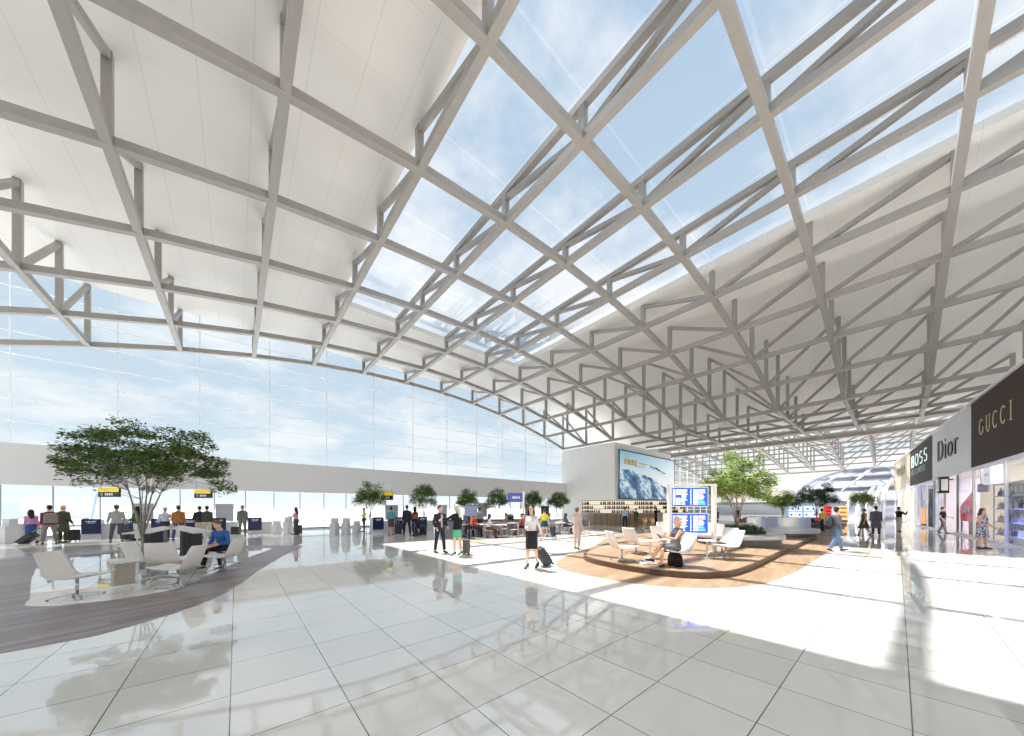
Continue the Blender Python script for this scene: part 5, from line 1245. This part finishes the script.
def lettering(parent, lm, text, x, z, size, wide=1.0, depth=.015, y=0.0, gap=0.0, serif=True, thin=False, bold=False):
    for ch in text:
        m = MB()
        if ch != ' ':
            for st in glyph(ch, thin, bold):
                def pt(a, b): return (x + a * size * wide, y, z + b * size)
                if st[0] == 'a':
                    _, cx, cz, rx, rz, d0, d1, w0, w1 = st; N_ = 14; rs = []
                    for q in range(N_ + 1):
                        a = math.radians(d0 + (d1 - d0) * q / N_); w = (w0 + (w1 - w0) * abs(math.cos(a))) / 2
                        i, o = pt(cx + (rx - w) * math.cos(a), cz + (rz - w) * math.sin(a)), pt(cx + (rx + w) * math.cos(a), cz + (rz + w) * math.sin(a))
                        rs.append([(i[0], y, i[2]), (o[0], y, o[2]), (o[0], y + depth, o[2]), (i[0], y + depth, i[2])])
                    m.rings(rs)
                elif st[0] == 'o':
                    c = pt(st[1], st[2]); m.ell((c[0], y + depth / 2, c[2]), (st[3] * size, depth / 2, st[3] * size), 10, 7)
                else:
                    a, b = pt(st[0], st[1]), pt(st[2], st[3]); w = st[4] * size
                    m.bar((a[0], y + depth / 2, a[2]), (b[0], y + depth / 2, b[2]), depth, w) if abs(a[2] - b[2]) < 1e-6 else m.bar((a[0], y + depth / 2, a[2]), (b[0], y + depth / 2, b[2]), w * (wide if abs(st[0] - st[2]) < .01 else 1), depth, (0, 1, 0))
                    if serif and abs(st[0] - st[2]) < .01 and ch in SERIF:
                        for e in (a, b):
                            m.box((e[0], y + depth / 2, e[2]), (w + .16 * size, depth, .045 * size))
            m.build('letter', lm, parent)
        x += (ADV[ch] * wide + gap) * size
ZF0, ZF1 = 3.9, 7.55
SHOPS = [(-9.0, 7.5, MG, 'brown lattice'), (7.5, 18.24, MD, 'silver'), (18.24, 29.67, MBS, 'charcoal'), (29.67, 43.5, MPR, 'champagne')]
M_GOLD = mat('pale_gold_letter', (222, 200, 160), .3, .4, vary=.02); M_INK = mat('black_letter', (26, 26, 28), .35, vary=0); M_CY = mat('white_cyan_letter', (226, 246, 244), .4, emit=.35, vary=0)
M_BRZ = mat('bronze_letter', (104, 84, 64), .35, .3, vary=0)
labels = ['shop front with brown lattice fascia and thin gold capital letters, nearest the viewer', 'shop front with silver fascia and a large four letter black name', 'shop front with charcoal fascia and white capital letters', 'shop front with champagne fascia, farthest along the row']
def shop(i):
    s0, s1, m, nm = SHOPS[i]; L = s1 - s0; p = fac(s1)
    t = thing('boutique', labels[i], 'shop', p, RZS, 'shop fronts on the right')   # local x runs toward the viewer (s decreasing), y inward
    f = MB().box((L / 2, .2, (ZF0 + ZF1) / 2), (L - .02, .4, ZF1 - ZF0)).build('fascia', m, t)
    MB().box((L / 2, .1, ZF0 - .02), (L, .3, .12)).build('fascia_edge', mat('pale_lilac_trim', (222, 220, 232), .35, vary=0), t)
    MB().box((L / 2, -.02, ZF1 + .04), (L, .2, .08)).build('top_edge', M_MULL, t)
    def X(px):
        v = dirv(px); den = v.x * DV.y - v.y * DV.x; s = (v.y * PF.x - v.x * PF.y) / den; return s1 - s
    o = MB()
    if i == 0: lettering(f, M_GOLD, 'GUCCI', X(979.5), 5.55, .82, .95, y=-.02, gap=.4, thin=True)
    if i == 1: lettering(f, M_INK, 'Dior', X(938), 5.2, 1.42, 1.5, y=-.05, gap=.12, depth=.05, bold=True)
    if i == 2:
        lettering(f, M_CY, 'BOSS', X(911.5), 5.75, 1.15, 2.0, y=-.02, gap=.22)
        lettering(f, mat('grey_cyan_letter', (150, 186, 186), .4, vary=0), 'HUGO BOSS', X(911.5), 5.0, .5, 1.95, y=-.02, gap=.06)
    if i == 3: lettering(f, M_BRZ, 'PRADA', X(897.0), 5.6, 1.0, 1.65, y=-.02, gap=.1)
    n = {0: 5, 1: 3, 2: 4, 3: 4}[i]
    xs = [0.05, 5.0, 10.0, L - .05] if i == 0 else [min(max(L * k / n, .05), L - .05) for k in range(n + 1)]
    for k in range(len(xs) - 1):
        x0, x1 = xs[k], xs[k + 1]
        if i in (1, 2) and k == 1: continue                # open doorway
        MB().box(((x0 + x1) / 2, .1, ZF0 / 2), (x1 - x0 - .04, .02, ZF0 - .1)).build('glass_pane', M_SHOPGL, t)
    for xx in xs: MB().box((xx, .1, ZF0 / 2), (.09, .09, ZF0)).build('frame_post', M_MULL if i != 1 else M_DMULL, t)
    MB().box((L / 2, .1, .05), (L, .16, .1)).build('sill', M_MULL, t)
    dep = 7.0
    wm = [mat('warm_white_interior', (238, 232, 220), .5, vary=.02), mat('lilac_interior', (214, 210, 224), .5, vary=.03), mat('blue_grey_interior', (168, 172, 196), .5, vary=.03), mat('cream_interior', (240, 236, 214), .5, vary=.02)][i]
    MB().box((L / 2, dep, 2.0), (L, .15, 4.0)).build('back_wall', wm, t)
    for x in ((0.08,) if i != 0 else (0.08, L - .08)): MB().box((x, dep / 2 + .2, 2.0), (.14, dep - .2, 4.0)).build('side_wall', wm, t)
    MB().box((L / 2, dep / 2 + .2, 4.05), (L, dep, .12)).build('shop_ceiling', M_WHITE, t)
    MB().box((L / 2, dep / 2 + .4, 5.8), (L, dep, 3.45)).build('upper_block', M_WHITE, t)
    for k in range(3):
        c = MB().box((L * (k + .5) / 3, dep * .45, 3.965), (1.9, 1.2, .05)).build('ceiling_lamp', mat('shop_lamp', (255, 250, 244), .5, emit=11.0, vary=0), t)
    MB().box((L / 2, .26, 3.88), (L - .4, .12, .05)).build('added_fill_strip', mat('added_fill_strip', (255, 250, 246), .5, emit=6.0, vary=0), t)  # glowing strip added to brighten the dark shelves behind the glass
    return t
for i in range(4): shop(i)
def inshop(s, d, z=0.0): p = fac(s, -d); return (p.x, p.y, z)
M_BLUEL = mat('blue_lit_panel', (150, 160, 248), .4, emit=0.8, vary=.1); M_SHELF = mat('white_shelf', (236, 236, 238), .4, vary=.02)
def shelf_unit(label, s, d, w, items, glow):
    t = thing('shop_shelf', label, 'shelf', inshop(s, d), RZS, 'shelves of bags in the nearest shop')
    MB().box((0, .22, 1.45), (w, .04, 2.9)).build('back_panel', mat('sage_panel', (206, 204, 190), .5, vary=.04), t)
    for x in (-1, 1):
        for y in (-.2, .2): MB().box((x * w / 2, y, 1.45), (.03, .03, 2.9)).build('upright', M_CHROME, t)
    for k, z in enumerate((.35, 1.0, 1.65, 2.3)):
        MB().box((0, 0, z), (w, .44, .05)).build('shelf_board', M_SHELF if not (glow and k in (0, 1, 2)) else M_BLUEL, t)
    MB().box((0, 0, 2.9), (w, .46, .06)).build('top_board', M_SHELF, t)
    return t
bagp = None
def handbag(label, loc, rz, k, m, group):
    t = thing('handbag', label, 'handbag', loc, rz, group); w, hh = .34, .26
    MB().rings([[(w / 2 * q * math.copysign(abs(math.cos(a)) ** .5, math.cos(a)), .08 * q2 * math.copysign(abs(math.sin(a)) ** .6, math.sin(a)), z) for a in [2 * PI * j / 16 for j in range(16)]] for z, q, q2 in ((0, .95, 1), (hh * .5, 1, 1), (hh * .95, .82, .6), (hh, .7, .4))]).build('bag_body', m, t, True)
    MB().tube([(-.09, 0, hh * .95), (-.08, 0, hh + .12), (.08, 0, hh + .12), (.09, 0, hh * .95)], .012, 6).build('handle', m, t)
    return t
WB = mat('white_leather', (244, 243, 240), .4, vary=.02); DB = mat('dark_leather', (84, 66, 60), .4, vary=.1); BB = mat('blue_grey_leather', (150, 156, 190), .4, vary=.05)
BG = 'handbags on the shelves of the nearest shop'
for q, (s, glow, nm) in enumerate(((4.6, False, 'left'), (1.9, True, 'middle'), (-.8, True, 'right'))):
    shelf_unit('white shop shelf with handbags behind the glass, %s of three' % nm, s, .62, 2.5, 0, glow)
    for r, z in enumerate((.378, 1.028, 1.678, 2.328)):
        for c in range(4):
            mm = (WB, WB, BB, DB)[(q * 3 + r * 2 + c) % 4] if glow else (WB, WB, WB, BB)[(r + c) % 4]
            p = inshop(s + .93 - .62 * c, .56, z); cn = 'white' if mm == WB else 'dark brown' if mm == DB else 'blue grey'
            handbag('%s handbag on the %s board, %s along, %s shop shelf' % (cn, ['lowest', 'second lowest', 'second highest', 'highest'][r], ORD[c], nm), p, RZS, 0, mm, BG)
def display_table():
    t = thing('display_cabinet', 'low white cabinet with glass front in the nearest shop window', 'cabinet', inshop(4.4, 1.3), RZS)
    MB().box((0, 0, .45), (2.2, .5, .9)).build('cabinet_body', M_SHELF, t); MB().box((0, 0, .93), (2.26, .56, .05)).build('top', M_SHELF, t); MB().box((-.4, -.26, .2), (.5, .02, .36)).build('grey_panel', M_MGREY, t)
    t = thing('lit_plinth', 'blue lit display plinth behind the glass at the right edge of the photo', 'plinth', inshop(.9, .25), RZS)
    MB().box((0, 0, .2), (2.0, .2, .4)).build('plinth_body', M_SHELF, t); MB().box((0, -.0, .55), (1.8, .02, .3)).build('blue_glow_panel', M_BLUEL, t); MB().box((.0, .0, .72), (2.0, .2, .05)).build('top', M_SHELF, t)
display_table()
def blade_signs():
    t = thing('blade_sign', 'white hanging sign box inside the nearest shop window, above the girl', 'sign', inshop(5.7, .36, 2.88), RZS)
    MB().box((0, 0, .55), (1.15, .36, 1.0)).build('sign_box', mat('white_sign', (246, 246, 250), .4, emit=.25, vary=0), t)
    MB().prism([(-.45, -.15), (.45, -.15), (.45, .15), (-.45, .15)], 1.05, 1.1).build('cap', M_WHITE, t)
    lettering(t, M_MGREY, 'GUCCI', -.36, .5, .13, .9, .012, -.19, .2)
    MB().bar((0, 0, 1.08), (0, 0, 1.12), .08, .08).build('bracket', M_MULL, t)
    t = thing('blade_sign', 'black square box sign with white face over the silver shop door', 'sign', inshop(12.3, -.3, 2.7), RZS)
    MB().box((0, 0, .55), (.8, .4, 1.1)).build('sign_box', M_BLACK, t); MB().box((.41, 0, .55), (.02, .28, .75)).build('white_face', M_WPRINT, t); MB().box((-.0, -.21, .55), (.6, .02, .8)).build('front_face', M_WPRINT, t)
    MB().bar((0, .2, .9), (0, .4, .9), .08, .08).build('bracket', M_BLACK, t)
    t = thing('shop_monitor', 'grey angled monitor hanging inside the nearest shop window', 'monitor', inshop(6.9, .3, 2.5), RZS)
    MB().box((0, 0, .3), (.7, .08, .45), .3).build('screen_housing', M_MGREY, t); MB().bar((0, .05, .5), (0, .05, 1.4), .05, .05).build('ceiling_pole', M_MULL, t)
blade_signs()
def sale_poster():
    red = mat('red_poster', (214, 52, 62), .4, emit=.2, vary=.06); pink = mat('pink_poster', (236, 110, 124), .4, emit=.2, vary=.04)
    t = thing('sale_poster', 'large slanted red sale poster inside the silver shop', 'poster', inshop(9.75, .22, 0.0), RZS)
    L = 2.9
    o = MB(); o.add([(-L / 2, 0, .9), (L / 2, 0, .9), (L / 2, 0, 2.75), (-L / 2, 0, 1.8), (-L / 2, .05, .9), (L / 2, .05, .9), (L / 2, .05, 2.75), (-L / 2, .05, 1.8)], [(0, 1, 2, 3), (7, 6, 5, 4), (0, 4, 5, 1), (1, 5, 6, 2), (2, 6, 7, 3), (3, 7, 4, 0)])
    b = o.build('poster_board', red, t)
    o = MB(); o.add([(-L / 2, -.01, 1.3), (L / 2, -.01, 1.7), (L / 2, -.01, 2.73), (-L / 2, -.01, 1.78)], [(0, 1, 2, 3)]); o.build('pink_band', pink, t)
    lettering(t, M_WPRINT, 'SALE', -1.2, 1.32, .5, 1.35, .02, -.035, .05, False)
    for x in (-1.3, 1.3): MB().box((x, .03, .45), (.06, .06, .9)).build('leg', M_DMULL, t)
    t = thing('shop_counter', 'pale counter with red front inside the silver shop', 'counter', inshop(9.4, .75), RZS)
    MB().box((0, 0, .45), (2.6, .6, .9)).build('counter_body', mat('brick_red_front', (196, 60, 52), .5, vary=.08), t); MB().box((0, 0, .93), (2.7, .7, .06)).build('top', M_SHELF, t)
sale_poster()
def rail(label, s, d):
    t = thing('clothes_rail', label, 'clothes rail', inshop(s, d), RZS)
    for x in (-.8, .8): MB().tube([(x, 0, 0), (x, 0, 1.5)], .02, 6).build('upright', M_CHROME, t); MB().box((x, 0, .02), (.06, .5, .04)).build('foot', M_CHROME, t)
    MB().tube([(-.85, 0, 1.5), (.85, 0, 1.5)], .02, 6).build('top_bar', M_CHROME, t)
    for k in range(6): MB().prism([(-.68 + .26 * k, -.22), (-.62 + .26 * k, -.22), (-.62 + .26 * k, .22), (-.68 + .26 * k, .22)], .55, 1.42).build('garment', cloth([(60, 60, 70), (200, 196, 190), (150, 60, 60)][k % 3]), t)
rail('clothes rail inside the charcoal shop', 24, 3.0)
def mannequins():
    G = 'white mannequins in the far shop windows'
    for k, (s, d, lab) in enumerate(((33.5, 1.2, 'white mannequin nearest the viewer in the champagne shop window'), (35.4, 1.3, 'white mannequin second in the champagne shop window'), (20.6, 1.2, 'white mannequin in the charcoal shop window'))):
        t = thing('mannequin', lab, 'mannequin', inshop(s, d), RZS + PI, G)
        o = MB(); o.rings([[(rx * math.cos(2 * PI * q / 12), ry * math.sin(2 * PI * q / 12), z) for q in range(12)] for z, rx, ry in ((.75, .16, .12), (.95, .18, .125), (1.1, .13, .1), (1.3, .17, .12), (1.42, .17, .1), (1.48, .06, .06), (1.55, .05, .05), (1.6, .075, .09), (1.7, .075, .095), (1.8, .03, .04))])
        for x in (-1, 1): o.tube([(x * .18, 0, 1.4), (x * .23, -.02, 1.1), (x * .22, .06, .85)], [.05, .04, .03], 8); o.tube([(x * .09, 0, .85), (x * .09, .01, .48), (x * .09, 0, .06)], [.09, .055, .04], 10)
        o.build('figure', M_WPRINT, t, True); MB().lathe([(.25, 0), (.25, .03), (.05, .05)], n=16).build('base_plate', M_CHROME, t)
mannequins()
kiosk_shelf('orange lit shelf inside the charcoal shop near its open door', 926, 934, 508, 524, 29.6, (244, 180, 110), (226, 96, 56))
def black_column():
    t = thing('door_portal', 'black portal column at the charcoal shop door', 'portal', inshop(23.4, .5), RZS)
    MB().box((0, 0, 1.7), (1.0, .3, 3.4)).build('portal_slab', M_BLACK, t); MB().ell((.3, -.25, 2.2), (.3, .12, .16), 12, 7).build('white_badge', M_WPRINT, t, True)
black_column()
# outside
def outside():
    p = at(92.5, 24.0)
    t = thing('slanted_pole', 'pale blue slanted pole standing outside behind the left check in desk', 'pole', (p.x, p.y, -.25), 0)
    a, b = at(88.5, 24) - p, at(97, 24) - p
    MB().bar((a.x, a.y, 0), (b.x, b.y, 3.0), .07, .07).build('pole', mat('sky_blue_paint', (150, 182, 232), .4, vary=.05), t); MB().box((a.x, a.y, .05), (.5, .5, .1)).build('base_plate', M_MGREY, t)
    p = at(405, 36); t = thing('feather_flag', 'pale blue triangular flag outside the glass behind the kiosks', 'flag', (p.x, p.y, -.25), H(AWAY))
    MB().add([(-.3, 0, .6), (.3, 0, .6), (-.22, 0, 2.6), (-.3, .03, .6), (.3, .03, .6), (-.22, .03, 2.6)], [(0, 1, 2), (5, 4, 3), (0, 3, 4, 1), (1, 4, 5, 2), (2, 5, 3, 0)]).build('flag_cloth', mat('pale_blue_cloth', (130, 190, 230), .6, vary=.05), t); MB().tube([(-.3, 0, 0), (-.3, 0, 2.7)], .03, 6).build('pole', M_MULL, t)
    p = at(20, 33); t = thing('jet_bridge', 'white boxy boarding bridge outside the glass at far left', 'boarding bridge', (p.x, p.y + 3, -.25), 0)
    MB().box((0, 0, 1.9), (9, 3, 2.2)).build('tunnel', M_WHITE, t); MB().box((-2, -1.52, 2.0), (3, .05, 1.2)).build('window_band', mat('pale_blue_glazing', (214, 226, 232), .2, vary=.02), t)
    for x in (-3.5, 3.5): MB().box((x, 0, .4), (.4, .4, .8)).build('leg', M_MGREY, t)
outside()
